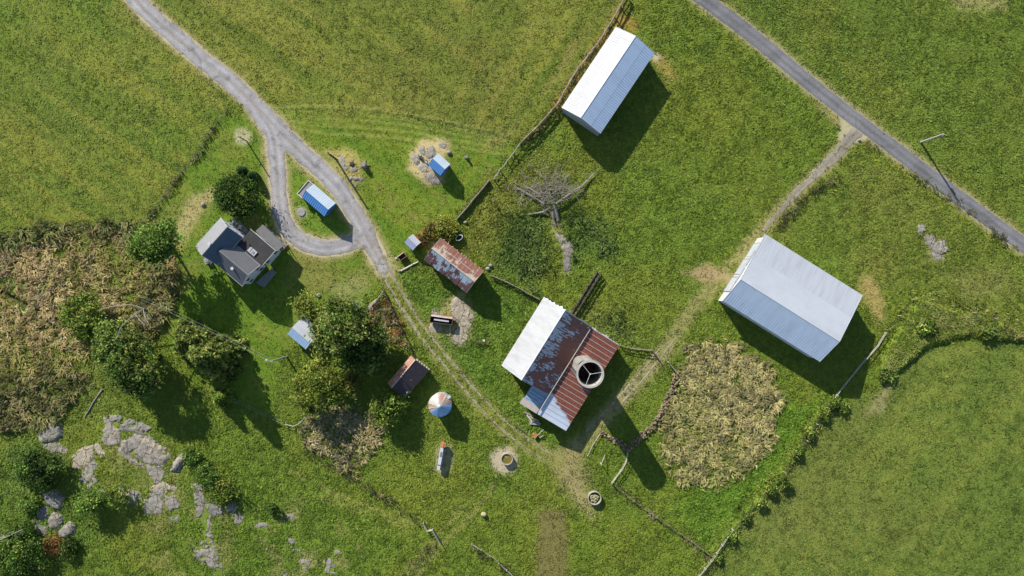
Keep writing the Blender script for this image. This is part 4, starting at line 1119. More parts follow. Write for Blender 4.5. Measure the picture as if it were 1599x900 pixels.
def leaf_mesh(name, P, size, col, up, parent, long=1.6):
    k = len(P)
    nrm = NR.normal(size=(k, 3)) * .75 + up
    nrm /= np.linalg.norm(nrm, axis=1)[:, None]
    t = NR.normal(size=(k, 3)); t -= nrm * (t * nrm).sum(1)[:, None]; t /= np.linalg.norm(t, axis=1)[:, None]
    b = np.cross(nrm, t)
    s = size * NR.uniform(.6, 1.35, k)[:, None]
    V = np.stack([P - t * s * long / 2, P + b * s * .42, P + t * s * long / 2, P - b * s * .42], 1)
    V[:, 1] += nrm * s * .1; V[:, 3] += nrm * s * .1
    o = np_mesh(name, V.reshape(-1, 3), np.arange(k * 4), np.arange(k) * 4, np.repeat(np.clip(col, .003, .6), 4, 0), LEAF_MAT)
    o.parent = parent
    return o

def crown_cols(k, cols, clump_id, ncl):
    cols = np.array(cols)
    pick = NR.integers(0, len(cols), ncl)
    c = cols[pick][clump_id] * np.exp(NR.normal(0, .22, (k, 1))) * np.exp(NR.normal(0, .26, (ncl, 1)))[clump_id]
    return c * (1 + NR.normal(0, .08, (k, 3))) * np.array((1.05, 1.0, .72))

def broadleaf(px, py, h, r, cols, label, cat='tree', name='broadleaf_tree', group=None, leaf=.36, dens=1.0, el=(1, 1), rot=0., trunk=True, low=.16, lump=.45, gap=.0, bark=None):
    x, y = unp(px, py, h * .55)
    root = empty(name, label, cat, (x, y, gzf(x, y)), 0, group)
    ncl = int(max(9, 3.2 * r * r * dens))
    d = NR.normal(size=(ncl, 3)); d /= np.linalg.norm(d, axis=1)[:, None]
    d[:, 2] = np.abs(d[:, 2]) * 1.0 - .25 * NR.random(ncl)
    q = NR.random((6, 3)) - .5; q /= np.linalg.norm(q, axis=1)[:, None]
    sh = 1 + lump * sum(np.maximum(d @ q[i] - .3, 0) * NR.uniform(-1.2, 1.2) for i in range(6))
    rad = NR.uniform(.45, 1.0, ncl) ** .6 * np.clip(sh, .55, 1.35)
    cz = h * (low + (1 - low) * .42)
    ct = d * rad[:, None]
    X = ct[:, 0] * r * el[0]; Y = ct[:, 1] * r * el[1]
    cr, sr = math.cos(rot), math.sin(rot)
    cen = np.stack([X * cr - Y * sr, X * sr + Y * cr, cz + ct[:, 2] * np.where(ct[:, 2] > 0, h - cz - .3, cz - h * low)], 1)
    if trunk:
        m = MB(); tr = max(.06, h * .022)
        top = (NR.uniform(-.3, .3), NR.uniform(-.3, .3), h * .72)
        pts = [(0, 0, -.4), (.05 * h * .1, 0, h * .2), (top[0] * .5, top[1] * .5, h * .45), top]
        m.tube(pts, [tr * 1.35, tr, tr * .7, tr * .3], 8)
        for i in range(min(ncl, 16)):
            c = cen[i]; z0 = min(max(c[2] * .55, h * .15), h * .6); f = z0 / (h * .72)
            s = np.array((top[0] * f, top[1] * f, z0)); mid = (s + c) / 2 + np.array((0, 0, -.15 * r * .3))
            m.tube([tuple(s), tuple(mid), tuple(c)], [tr * .45, tr * .28, tr * .1], 5)
        m.build('trunk', bark or BARK, root)
    per = int(46 * dens ** .3 * (.5 / max(leaf, .2)) ** .5)
    sp = min(.62, .16 * r + .18)
    cid = np.repeat(np.arange(ncl), per)
    k = len(cid)
    # leaves sit on drooping sprays round each clump
    off = NR.normal(size=(k, 3)) * np.array((sp, sp, sp * .55)) * NR.uniform(.6, 1.25, (ncl, 1))[cid]
    P = cen[cid] + off
    P[:, 2] = np.maximum(P[:, 2], .12)
    outw = cen / (np.linalg.norm(cen - np.array((0, 0, cz * .5)), axis=1)[:, None] + 1e-6)
    up = np.concatenate([outw[:, :2] * .5, np.full((ncl, 1), .7)], 1)[cid]
    leaf_mesh('crown' if trunk else 'foliage', P, leaf, crown_cols(k, cols, cid, ncl), up, root)
    return root

def spruce(px, py, h, r, cols, label, name='spruce_tree', group=None, el=(1, 1), rot=0, droop=.25, dense=1.0, pw=.75):
    x, y = unp(px, py, h * .35)
    root = empty(name, label, 'tree', (x, y, gzf(x, y)), 0, group)
    m = MB(); m.tube([(0, 0, -.4), (.04, 0, h * .5), (0, 0, h)], [h * .024, h * .014, .02], 8); m.build('trunk', BARK, root)
    P = []; ids = []; ups = []; nb = 0
    bm_ = MB()
    z = h * .06
    while z < h * .985:
        f = 1 - z / h
        L = r * f ** pw * 1.0
        n = max(4, int(5 + 3 * L))
        a0 = NR.uniform(0, 6.28)
        for i in range(n):
            a = a0 + 2 * PI * i / n + NR.normal(0, .22); l = L * NR.uniform(.68, 1.12) * (1 + .25 * math.sin(3 * a + px))
            ex = l * math.cos(a) * el[0]; ey = l * math.sin(a) * el[1]
            ex, ey = ex * math.cos(rot) - ey * math.sin(rot), ex * math.sin(rot) + ey * math.cos(rot)
            if i % 2 == 0 and l > .8: bm_.tube([(0, 0, z), (ex * .85, ey * .85, z - droop * l * .7)], [.04, .012], 4)
            k = int(14 * dense * max(l, .4) + 5)
            t = NR.uniform(.1, 1, k) ** .7
            side = NR.normal(0, .20 + .10 * l * (1.05 - t), k)
            nx, ny = -math.sin(a), math.cos(a)
            q = np.stack([ex * t + nx * side, ey * t + ny * side, z - droop * l * t ** 1.6 - np.abs(side) * .25 + NR.normal(0, .06, k) + .12 * l * (t > .85)], 1)
            P.append(q); ids += [nb] * k; nb += 1
            ups.append(np.tile(np.array((math.cos(a) * .35, math.sin(a) * .35, .8)), (k, 1)))
        z += (.42 + .1 * f) * NR.uniform(.8, 1.2) * (h / 11) ** .4
    bm_.build('limb', BARK, root)
    P = np.concatenate(P); ids = np.array(ids); ups = np.concatenate(ups)
    P[:, 2] = np.maximum(P[:, 2], .1)
    leaf_mesh('crown', P, .34, crown_cols(len(P), cols, ids, nb), ups, root, long=1.9)
    return root

DKG = [(0.052, 0.101, 0.030), (0.067, 0.119, 0.033), (0.089, 0.141, 0.042), (0.042, 0.081, 0.030)]
OLG = [(0.176, 0.223, 0.074), (0.139, 0.196, 0.060), (0.233, 0.270, 0.094), (0.102, 0.149, 0.048)]
MDG = [(0.104, 0.193, 0.050), (0.143, 0.235, 0.060), (0.084, 0.151, 0.043), (0.168, 0.252, 0.067)]
LTG = [(0.172, 0.252, 0.057), (0.137, 0.223, 0.049), (0.216, 0.273, 0.071), (0.108, 0.172, 0.043)]
YLG = [(.185, .235, .055), (.16, .215, .05), (.215, .25, .065), (.115, .165, .042)]
BRB = [(0.182, 0.156, 0.065), (0.143, 0.150, 0.052), (0.234, 0.195, 0.091), (0.104, 0.117, 0.039)]

broadleaf(369, 303, 5.4, 4.0, DKG, 'dark dense evergreen just above the farmhouse', dens=1.7, leaf=.30, el=(1.05, .9), name='evergreen_tree', lump=.35)
broadleaf(243, 384, 11.5, 4.5, MDG, 'tall green tree to the left of the farmhouse at the reed edge', dens=1.5, leaf=.36, lump=.5, el=(1.1, .9))
spruce(331, 556, 11.5, 5.3, OLG, 'tall olive spruce whose pointed shadow crosses the yard', pw=.6, dense=1.35, el=(1.15, .85), rot=-.5)
spruce(297, 532, 8.0, 4.2, OLG, 'lower olive spruce under the overhead wires', pw=.6, dense=1.3)
broadleaf(132, 495, 5.0, 4.4, LTG, 'low bright green tree standing in the brown reeds', dens=1.1, leaf=.34, el=(.9, 1.1))
broadleaf(183, 540, 9.0, 4.6, [c for c in OLG + MDG], 'broad green tree with bare limbs poking out on top', dens=1.5, leaf=.34)
broadleaf(207, 580, 10.0, 4.8, MDG[:1] + OLG[:2] + DKG[:1], 'large shadowed tree just above the grey rock ring', dens=1.5, leaf=.34)
spruce(346, 622, 4.2, 2.3, LTG, 'small spiky green sapling under the lower wire', droop=.1, pw=.8)
broadleaf(532, 520, 11.5, 4.7, OLG + DKG[1:3], 'big leafy tree beside the white garden shed', dens=2.0, leaf=.36, lump=.5)
broadleaf(568, 541, 8.5, 4.6, DKG + OLG[3:], 'big tree above the brown tool shed, darkened as the shadow side', dens=1.5, leaf=.36, lump=.4)  # darker leaves stand in for the shaded half of the big crown
broadleaf(498, 606, 6.5, 4.3, YLG + LTG[:1], 'bright green tree at the top of the weedy garden', dens=1.3, leaf=.34, lump=.55)
broadleaf(548, 598, 3.6, 2.6, BRB + OLG[:2], 'brownish small tree between the garden tree and the tool shed', dens=.9, leaf=.3)
broadleaf(606, 640, 5.4, 3.0, YLG[1:] + LTG[:2], 'small yellow green tree against the tool shed corner', dens=1.3, leaf=.32, lump=.55)
broadleaf(486, 479, 3.6, 3.1, YLG, 'low yellow green fruit tree above the garden shed', 'tree', 'fruit_tree', dens=.9, leaf=.3, el=(1.2, .75), low=.4)
# clipped shrubs
def cone_shrub(px, py, h, r, label):
    x, y = unp(px, py, h * .5); root = empty('clipped_shrub', label, 'shrub', (x, y, gzf(x, y)), 0, 'clipped shrubs above the evergreen')
    k = 1500; t = NR.uniform(0, 1, k) ** .8; a = NR.uniform(0, 2 * PI, k)
    rr = r * np.sqrt(np.clip(1 - (t * 1.0) ** 2.4, 0, 1)) * NR.uniform(.86, 1.03, k)
    P = np.stack([rr * np.cos(a), rr * np.sin(a), .1 + t * h], 1)
    up = np.stack([np.cos(a), np.sin(a), .4 + t], 1)
    leaf_mesh('foliage', P, .2, np.array((.06, .125, .04)) * np.exp(NR.normal(0, .2, (k, 1))), up, root)
    m = MB(); m.tube([(0, 0, -.2), (0, 0, h * .8)], [.08, .03], 6); m.build('stem', BARK, root)
cone_shrub(377, 267, 2.4, 1.0, 'clipped round shrub touching the dark evergreen')
cone_shrub(394, 274, 2.6, .9, 'clipped round shrub nearer the gravel loop')

SH = 'shrubs on the rough rocky ground'
def shrub(px, py, h, r, cols, label, name='shrub', cat='shrub', group=None, **kw):
    return broadleaf(px, py, h, r, cols, label, cat, name, group, leaf=kw.pop('leaf', .26), low=.05, dens=kw.pop('dens', 1.7), **kw)
shrub(696, 358, 2.2, 1.9, [(.24, .25, .06), (.20, .23, .05), (.16, .2, .05)], 'round yellow green bush behind the rusty shed', dens=2.2)
shrub(668, 366, 1.5, 1.2, BRB + [(.2, .12, .05)], 'brown dying bush between the yellow bush and the tiny hut')
shrub(680, 354, 1.5, 1.1, BRB, 'brown scrubby bush touching the yellow bush')
shrub(657, 376, 1.1, .8, [(.22, .12, .05), (.16, .1, .05)], 'small rust brown weed bush at the hut corner')
shrub(58, 735, 4.2, 4.4, DKG + MDG[:1], 'wide dark bush below the pale boulder on the left', dens=1.2, group=SH, leaf=.3)
shrub(28, 868, 4.5, 4.4, MDG + DKG[:2], 'large green bush in the bottom left corner', dens=1.2, group=SH, leaf=.3)
shrub(33, 832, 3.0, 2.4, DKG[1:3] + MDG[:1], 'dark round bush just above the corner bush', group=SH)
shrub(142, 783, 4.6, 2.6, MDG + LTG[:2], 'upright green bush casting a long shadow among the rocks', group=SH)
shrub(184, 774, 3.4, 1.7, LTG[1:] + MDG[:1], 'narrow light green bush on the pale rock ledge', group=SH)
shrub(108, 856, 1.6, 1.7, DKG + MDG[:1], 'low dark bush beside the rusty brown mound', group=SH)
shrub(48, 785, 2.2, 1.8, MDG, 'green bush left of the shadowed blue rocks', group=SH)
shrub(346, 764, 2.3, 2.6, YLG[2:] + LTG, 'yellow green bush to the right of the long rock strip', group=SH)
shrub(322, 742, 2.6, 2.2, MDG + DKG[1:2], 'dark green bush at the top end of the rock strip', group=SH)
shrub(303, 712, 1.8, 1.7, MDG, 'green bush beside the white speckled boulder', group=SH)
shrub(428, 797, 1.6, 1.2, DKG[1:] + MDG[:1], 'lone dark bush above the scattered bottom rocks', group=SH)
shrub(83, 850, 1.0, 1.9, [(.26, .16, .07), (.22, .15, .07), (.18, .13, .06)], 'rusty brown dead bush among the corner bushes', group=SH, leaf=.22)
HG = 'shrubs along the lower right fence'
for px, py, h, r, lab in ((1299, 628, 1.8, 1.2, 'fence shrub at the lower corner of the big shed shadow'), (1284, 645, 1.7, 1.2, 'fence shrub next to the one at the shed shadow corner'),
                          (1318, 638, 1.6, 1.0, 'thin fence shrub standing out in the mown field edge'),
                          (1263, 676, 1.4, 1.2, 'low fence shrub in the upper middle of the fence'), (1243, 706, 1.4, 1.1, 'fence shrub midway between the two big fence shrubs'),
                          (1219, 748, 2.3, 1.5, 'tallest fence shrub with a forked shadow'), (1203, 764, 1.9, 1.3, 'fence shrub just below the tallest one'),
                          (1186, 786, 1.7, 1.1, 'fence shrub above the bare grass bank'), (1163, 806, 1.2, 1.0, 'small fence shrub near the lower rails'),
                          (1140, 838, 1.2, 1.0, 'low fence shrub beside the lower rail posts'), (1120, 872, 1.3, 1.1, 'last fence shrub by the bottom corner post')):
    shrub(px, py, h * .85, r * .75, LTG + YLG[1:2], lab, 'fence_shrub', 'shrub', HG, dens=1.1)
RB = 'shrubs in the overgrown bank'
for px, py, h, r, lab in ((1384, 585, 1.1, 1.4, 'bank shrub at the edge of the big shed shadow'), (1446, 513, 1.1, 1.5, 'bank shrub in the hollow below the fence corner'), (1538, 516, .9, 1.2, 'bank shrub toward the right edge')):
    shrub(px, py, h, r, OLG + LTG[1:2] + YLG[3:], lab, 'bank_shrub', 'shrub', RB, dens=1.2, leaf=.3)

# ------------------------------------------------------------------ bare trees
def bare_limb(m, p, d, L, r, depth, zmin=.15):
    pts = [np.array(p, float)]; d = np.array(d, float); d /= np.linalg.norm(d)
    for i in range(4):
        d = d + NR.normal(0, .16, 3); d /= np.linalg.norm(d)
        q = pts[-1] + d * L / 4
        q[2] = max(q[2], zmin); pts.append(q)
    m.tube([tuple(q) for q in pts], [r * (1 - .16 * i) for i in range(5)], 5 if r > .03 else 4)
    if depth > 0:
        for i in range(3 if depth > 1 else 4):
            k = NR.integers(1, 5)
            bare_limb(m, pts[k], d + NR.normal(0, .6, 3), L * NR.uniform(.4, .65), r * .5, depth - 1, zmin)
def dead_tree():
    x, y = unp(868, 326, .8); g = gzf(x, y)
    root = empty('dead_tree', 'fallen grey dead tree with a mass of bare twigs', 'dead tree', (x, y, g))
    def lp(px, py, z):
        a = unp(px, py, z); return (a[0] - x, a[1] - y, z)
    m = MB(); m.tube([lp(872, 345, .1), lp(868, 328, .8), lp(862, 312, 1.4), lp(858, 300, 1.9)], [.28, .3, .2, .1], 9)
    for k in range(8):
        a = NR.uniform(0, 6.28); m.tube([(0, -.3, .6), (.8 * math.cos(a), -.6 + .7 * math.sin(a), .5), (1.4 * math.cos(a), -.7 + 1.2 * math.sin(a), .1)], [.1, .07, .02], 5)
    m.build('trunk', BARKGREY, root)
    for pts in ([(868, 318, 1.0), (893, 301, .9), (908, 291, .7), (918, 281, .5), (928, 271, .4)], [(850, 319, .9), (838, 311, .7), (820, 301, .5), (804, 292, .35)],
                [(860, 324, .8), (848, 331, .6), (838, 333, .5), (826, 335, .3)], [(848, 315, .8), (840, 303, 1.2), (832, 297, 1.0), (820, 291, .8)], [(862, 330, .5), (864, 342, .6), (868, 352, .3)]):
        m = MB(); m.tube([lp(*p) for p in pts], [.21 - .14 * i / len(pts) for i in range(len(pts))], 6)
        for i in range(5):
            p = pts[NR.integers(1, len(pts))]; bare_limb(m, lp(*p), (NR.normal(), NR.normal(), .5), 1.6, .035, 1)
        m.build('limb', BARKGREY, root)
    m = MB()
    for i in range(130):
        a = NR.uniform(0, 6.28); q = lp(855 + NR.normal(0, 23), 292 + NR.normal(0, 13), NR.uniform(.15, .9))
        bare_limb(m, q, (math.cos(a), math.sin(a), NR.uniform(0, .5)), NR.uniform(.9, 2.8), .035, 1, .08)
    for i in range(28):
        a = NR.uniform(-.3, 3.5); l = NR.uniform(1.8, 5.6)
        bare_limb(m, lp(862 + NR.normal(0, 11), 304 + NR.normal(0, 9), NR.uniform(.5, 1.8)), (math.cos(a), math.sin(a) * .8, NR.uniform(-.05, .6)), l, .05, 2, .1)
    m.build('twigs', BARKGREY, root)
dead_tree()
def snag(px, py, limbs, label, name='bare_branch'):
    x, y = unp(px, py, .3); root = empty(name, label, 'dead branch', (x, y, gzf(x, y)))
    for pts in limbs:
        m = MB(); q = []
        for p in pts:
            a = unp(*p); q.append((a[0] - x, a[1] - y, p[2]))
        m.tube(q, [.11 - .07 * i / len(q) for i in range(len(q))], 6)
        for i in range(4): bare_limb(m, q[NR.integers(1, len(q))], (NR.normal(), NR.normal(), .2), 1.1, .03, 1, .2)
        m.build('limb', BARKGREY, root)
snag(226, 482, [[(226, 482, 5.5), (214, 488, 7.2), (200, 500, 7.6), (188, 512, 8.3), (183, 527, 8.6)], [(226, 482, 5.0), (212, 492, 6.5), (218, 500, 7.2), (226, 508, 7.4)], [(224, 484, 6.0), (226, 495, 6.6), (232, 506, 7.0)],
                [(224, 482, 4.5), (205, 476, 5.0), (180, 478, 5.2), (160, 482, 5.0)], [(226, 484, -.3), (226, 482, 3), (225, 482, 6)]], 'pale bare limbs standing above the broad green tree', 'bare_tree')
snag(80, 715, [[(90, 712, .9), (78, 720, 1.2), (64, 728, 1.5), (54, 738, 1.6)], [(78, 720, 1.2), (72, 732, 1.6), (78, 736, 1.7)], [(66, 728, 1.5), (70, 734, 1.7)]], 'pale forked dead branch below the pale boulder')
snag(10, 838, [[(-8, 846, 1.8), (12, 838, 2.6), (24, 832, 3.0), (36, 827, 2.8)], [(-8, 842, 1.6), (8, 838, 2.2), (22, 836, 2.6)]], 'pale dead branch reaching in from the left edge')
def log(px0, py0, px1, py1, r, label, mid=None, mat=None, z=.2, name='log'):
    a = unp(px0, py0, z); b_ = unp(px1, py1, z); g = gzf(*a)
    m = MB(); pts = [a] + ([unp(*mid, z)] if mid else []) + [b_]
    full = []
    for i in range(len(pts) - 1):
        for t in np.linspace(0, 1, 5)[(1 if i else 0):]:
            xx = pts[i][0] * (1 - t) + pts[i + 1][0] * t; yy = pts[i][1] * (1 - t) + pts[i + 1][1] * t
            full.append((xx - a[0] + NR.normal(0, .03), yy - a[1] + NR.normal(0, .03), gzf(xx, yy) - g + z * .7))
    m.tube(full, [r * (1.05 - .35 * i / len(full)) for i in range(len(full))], 8)
    for k in range(3):
        p = full[NR.integers(1, len(full) - 1)]; m.tube([p, (p[0] + NR.normal(0, .15), p[1] + NR.normal(0, .15), p[2] + .25)], [r * .4, r * .25], 5)
    o = m.build(name, mat or LOGGREY, None, (a[0], a[1], g)); tag(o, label, 'log'); return o
log(625.5, 423.5, 653, 408.5, .17, 'pale bent log lying below the old crate', (642, 414.5), PALEWOOD, .3)
log(160, 608, 132, 652, .16, 'long grey log in the rough grass above the rocks', (150, 622), BARKGREY, .25)
log(702.5, 508, 703, 524, .09, 'thin pale pole lying below the upper feed bunk', None, PALEWOOD, .2)

# ------------------------------------------------------------------ tall growth
REED = [(.46, .345, .165), (.40, .295, .13), (.52, .41, .21), (.38, .30, .11), (.31, .225, .095), (.30, .29, .08), (.27, .27, .065)]
tall('reed_bed', 'tall brown and straw reeds filling the left side', 'reeds',
     [[(-40, 392), (20, 382), (70, 372), (140, 362), (210, 362), (262, 400), (276, 425), (272, 450), (250, 490), (238, 520), (190, 555), (140, 545), (118, 575), (60, 590), (-40, 585)]], 5.0, 1.15, REED, lift=.68, clump=.75, avoid=[(-60, 445), (0, 456), (45, 480), (95, 520)], w=.14, nb=6, lean=.9, dirscale=2.5, dirjit=.7)
tall('green_reeds', 'green tall grass fringing the reed bed', 'tall grass',
     [[(-40, 382), (60, 352), (140, 346), (215, 346), (250, 368), (210, 372), (140, 364), (70, 372), (-40, 398)], [(235, 400), (280, 425), (282, 455), (255, 505), (225, 545), (195, 552), (225, 470)],
      [(-40, 588), (60, 585), (118, 575), (150, 590), (110, 640), (60, 668), (-40, 668)]], 3.4, 1.45, [(.16, .18, .05), (.20, .20, .06), (.12, .15, .04), (.25, .21, .09)], w=.15, nb=6, lean=.75)
tall('dry_grass_patch', 'oval patch of tall straw coloured grass below the big shed', 'dry grass',
     [[(1075, 552), (1105, 536), (1145, 538), (1180, 556), (1205, 588), (1214, 628), (1205, 678), (1180, 720), (1152, 748), (1122, 762), (1080, 756), (1048, 728), (1035, 692), (1044, 645), (1060, 598)]], 5.4, 1.2,
     [(.42, .36, .155), (.47, .40, .18), (.38, .335, .13), (.33, .305, .105), (.41, .355, .145), (.30, .30, .09)], lift=.66, w=.145, nb=6, lean=.92, soft=14, j=5, dirscale=2.0, dirjit=.55)
tall('garden_weeds', 'brown seeding weeds in the fenced garden corner', 'weeds',
     [[(484, 640), (510, 622), (560, 640), (606, 650), (604, 672), (582, 706), (556, 742), (520, 724), (492, 700), (470, 672)]], 3.6, 1.15,
     [(.36, .30, .15), (.29, .25, .105), (.42, .36, .2), (.23, .22, .08), (.20, .21, .07)], w=.15, nb=6, lean=.8, lift=.75)
tall('rust_weeds', 'rust brown dock weeds inside the pointed garden fence', 'weeds',
     [[(600, 458), (614, 488), (628, 518), (637, 543), (612, 548), (592, 522), (570, 490), (584, 474)]], 3.6, .8, [(.32, .18, .08), (.28, .21, .09), (.34, .27, .15), (.2, .19, .06), (.38, .16, .06)], w=.13, nb=6, lift=.75)
tall('nettles', 'dark green nettles, darkened as shade around the fallen dead tree, and in the barn yard', 'weeds',  # by the dead tree the dark colour stands in for its shade
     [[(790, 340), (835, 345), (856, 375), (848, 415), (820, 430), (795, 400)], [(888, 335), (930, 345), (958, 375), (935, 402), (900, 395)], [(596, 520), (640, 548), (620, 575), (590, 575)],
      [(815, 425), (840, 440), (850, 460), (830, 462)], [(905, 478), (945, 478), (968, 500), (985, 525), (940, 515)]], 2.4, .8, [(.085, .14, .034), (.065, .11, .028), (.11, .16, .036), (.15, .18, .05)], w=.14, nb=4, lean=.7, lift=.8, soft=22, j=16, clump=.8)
tall('bank_weeds', 'rank olive weeds covering the bank and fence line on the right', 'weeds',
     [[(1376, 560), (1400, 512), (1428, 474), (1450, 474), (1500, 490), (1560, 506), (1640, 524), (1640, 540), (1560, 526), (1500, 522), (1450, 536), (1412, 562), (1384, 598)],
      [(1092, 905), (1125, 850), (1165, 800), (1215, 742), (1290, 632), (1302, 640), (1228, 752), (1176, 812), (1140, 858), (1108, 910)]], 3.6, .65,
     [(.21, .24, .055), (.18, .22, .048), (.24, .255, .065), (.26, .24, .09), (.15, .19, .045)], w=.12, nb=5, lean=.85, lift=.55)
tall('bright_verge', 'bright yellow green long grass inside the lower right fence', 'tall grass',
     [[(1290, 618), (1302, 622), (1220, 742), (1165, 798), (1150, 790), (1205, 735)], [(1424, 455), (1470, 458), (1560, 486), (1640, 508), (1640, 514), (1560, 494), (1460, 468), (1430, 464), (1375, 535), (1366, 532)]], 3.2, .6, [(.22, .26, .045), (.19, .24, .04), (.25, .26, .06)], w=.13, nb=5, lift=.75)
FLN = [[(958, 28), (966, 30), (908, 118), (876, 170), (818, 230), (810, 224), (868, 164), (900, 108)], [(352, 172), (358, 176), (302, 252), (224, 356), (218, 354), (297, 249)],
       [(470, 668), (476, 664), (484, 706), (556, 746), (552, 752), (480, 712)], [(556, 744), (662, 816), (658, 822), (552, 752)], [(735, 848), (800, 892), (812, 908), (796, 905), (732, 856)], [(958, 752), (1032, 808), (1110, 866), (1106, 872), (1028, 815), (954, 760)],
       [(660, 852), (690, 848), (640, 905), (612, 908)], [(1240, 312), (1330, 262), (1334, 268), (1262, 318), (1215, 370), (1208, 366)], [(1355, 218), (1500, 318), (1590, 390), (1584, 396), (1494, 326), (1350, 226)]]
tall('fence_line_grass', 'uncut grass standing along the fences and field edges', 'tall grass', FLN, 3.6, .75, [(.19, .17, .06), (.12, .15, .035), (.24, .2, .10), (.09, .13, .03)], w=.10, nb=5, soft=3, j=4)
# ------------------------------------------------------------------ rock
def rock_mat(name, c, c2, crack=(.07, .055, .03), sc=.38):
    m, nt, b = new_mat(name); L = nt.links.new
    tc = N(nt, 'ShaderNodeTexCoord')
    n = N(nt, 'ShaderNodeTexNoise', i_Scale=1.1, i_Detail=8.0, i_Roughness=.7); L(tc.outputs['Object'], n.inputs['Vector'])
    r = ramp(nt, [(.28, (.10, .095, .055)), (.38, tuple(x * .7 for x in c)), (.5, c), (.62, c2), (.8, tuple(min(1, x * 1.15) for x in c2))]); L(n.outputs['Fac'], r.inputs['Fac'])
    nw = N(nt, 'ShaderNodeTexNoise', i_Scale=.8, i_Detail=3.0); L(tc.outputs['Object'], nw.inputs['Vector'])
    mx0 = N(nt, 'ShaderNodeMix', data_type='RGBA', blend_type='LINEAR_LIGHT'); mx0.inputs['Factor'].default_value = .75
    L(tc.outputs['Object'], mx0.inputs['A']); L(nw.outputs['Color'], mx0.inputs['B'])
    v = N(nt, 'ShaderNodeTexVoronoi', feature='DISTANCE_TO_EDGE', i_Scale=sc); L(mx0.outputs['Result'], v.inputs['Vector'])
    cr = ramp(nt, [(.0, (.75, .75, .75)), (.012, (.3, .3, .3)), (.03, (0, 0, 0))]); L(v.outputs['Distance'], cr.inputs['Fac'])
    mx = N(nt, 'ShaderNodeMix', data_type='RGBA'); L(cr.outputs['Color'], mx.inputs['Factor']); L(r.outputs['Color'], mx.inputs['A']); mx.inputs['B'].default_value = (*crack, 1)
    nl = N(nt, 'ShaderNodeTexNoise', i_Scale=.75, i_Detail=7.0, i_Roughness=.72); L(mx0.outputs['Result'], nl.inputs['Vector'])
    rl = ramp(nt, [(.55, (0, 0, 0)), (.63, (.7, .7, .7))]); L(nl.outputs['Fac'], rl.inputs['Fac'])
    ml = N(nt, 'ShaderNodeMix', data_type='RGBA'); L(rl.outputs['Color'], ml.inputs['Factor']); L(mx.outputs['Result'], ml.inputs['A']); ml.inputs['B'].default_value = (.165, .135, .062, 1)
    L(ml.outputs['Result'], b.inputs['Base Color']); b.inputs['Roughness'].default_value = .9
    ad = N(nt, 'ShaderNodeMath', operation='SUBTRACT'); L(n.outputs['Fac'], ad.inputs[0]); L(cr.outputs['Color'], ad.inputs[1])
    bp = N(nt, 'ShaderNodeBump', i_Strength=.9, i_Distance=.3); L(ad.outputs[0], bp.inputs['Height']); L(bp.outputs['Normal'], b.inputs['Normal'])
    return m
RK_GREY = rock_mat('grey_bedrock', (.235, .21, .175), (.295, .265, .22))
RK_PALE = rock_mat('pale_bedrock', (.25, .228, .19), (.315, .29, .245))
RK_TAN = rock_mat('tan_bedrock', (.33, .28, .205), (.40, .345, .25))
RK_DARK = rock_mat('dark_shaded_rock', (.19, .178, .16), (.25, .23, .205))  # dark rock tone; on the shadowed boulders shade is put into the colour
def outcrop(pts, h, mat, label, seed=1, name='rock_outcrop', step=.2, group=None, cat='rock', rough=1.0, grow=.2, flat=.8):
    ROCK_POLYS.append(pts)
    h = h * .38 if h < .65 else h * .7
    W = [((x - CX) / S, (CY - y) / S) for x, y in pts]
    A = np.array(W); c = A.mean(0); g = gzf(*c)
    xs = np.arange(A[:, 0].min() - 1.2, A[:, 0].max() + 1.2, step); ys = np.arange(A[:, 1].min() - 1.2, A[:, 1].max() + 1.2, step)
    X, Y = np.meshgrid(xs, ys)
    d = sd_poly(X * S + CX, CY - Y * S, pts) / S
    d = d + (fbm(X, Y, 1.3, seed, 4) - .5) * .75 + grow
    # stepped, domed slabs that dip under the turf at the rim
    slab = np.floor(fbm(X, Y, 2.4, seed + 3, 2) * 7) / 7
    z = h * np.tanh(np.maximum(d, -.4) * 1.3 / max(h, .4)) * (.6 + .8 * slab) + (fbm(X, Y, 1.1, seed + 5, 3) - .5) * .22 * rough * min(1, h * 2)
    ck = np.abs(fbm(X * .8 + Y * .5, Y * .8 - X * .5, 2.6, seed + 9, 2) - .5); z = z - .14 * sstep(.018, 0, ck) * min(1, h * 3)
    hol = fbm(X, Y, 1.7, seed + 21, 3); z = z - (0 if mat is RK_TAN or 'pump house' in label or 'boulder' in label else .35) * sstep(.60, .66, hol) * sstep(2.2, .4, d)      # turf-filled hollows
    z = np.where(d < -.35, -.5, z)
    Z = gz(X, Y) - g + z - .03
    ny, nx = X.shape; idx = np.arange(nx * ny).reshape(ny, nx)
    q = np.stack([idx[:-1, :-1], idx[:-1, 1:], idx[1:, 1:], idx[1:, :-1]], -1)
    keep = (np.maximum.reduce([d[:-1, :-1], d[:-1, 1:], d[1:, 1:], d[1:, :-1]]) > -.45)
    q = q[keep]
    used = np.unique(q); mp = -np.ones(nx * ny, int); mp[used] = np.arange(len(used))
    V = np.stack([X - c[0], Y - c[1], Z], -1).reshape(-1, 3)[used]
    q = mp[q]
    o = np_mesh(name, V, q.ravel(), np.arange(len(q)) * 4, None, mat, smooth=True)
    o.location = (c[0], c[1], g)
    tag(o, label, cat, group)
    return o
z3 = lambda p: zp(0, 600, 3, p)
zz = lambda p: zp(400, 760, 6.43, p)
zn = lambda p: zp(620, 200, 8.18, p)
zd = lambda p: zp(440, 200, 6.43, p)
GR = 'bedrock slabs in the lower left'
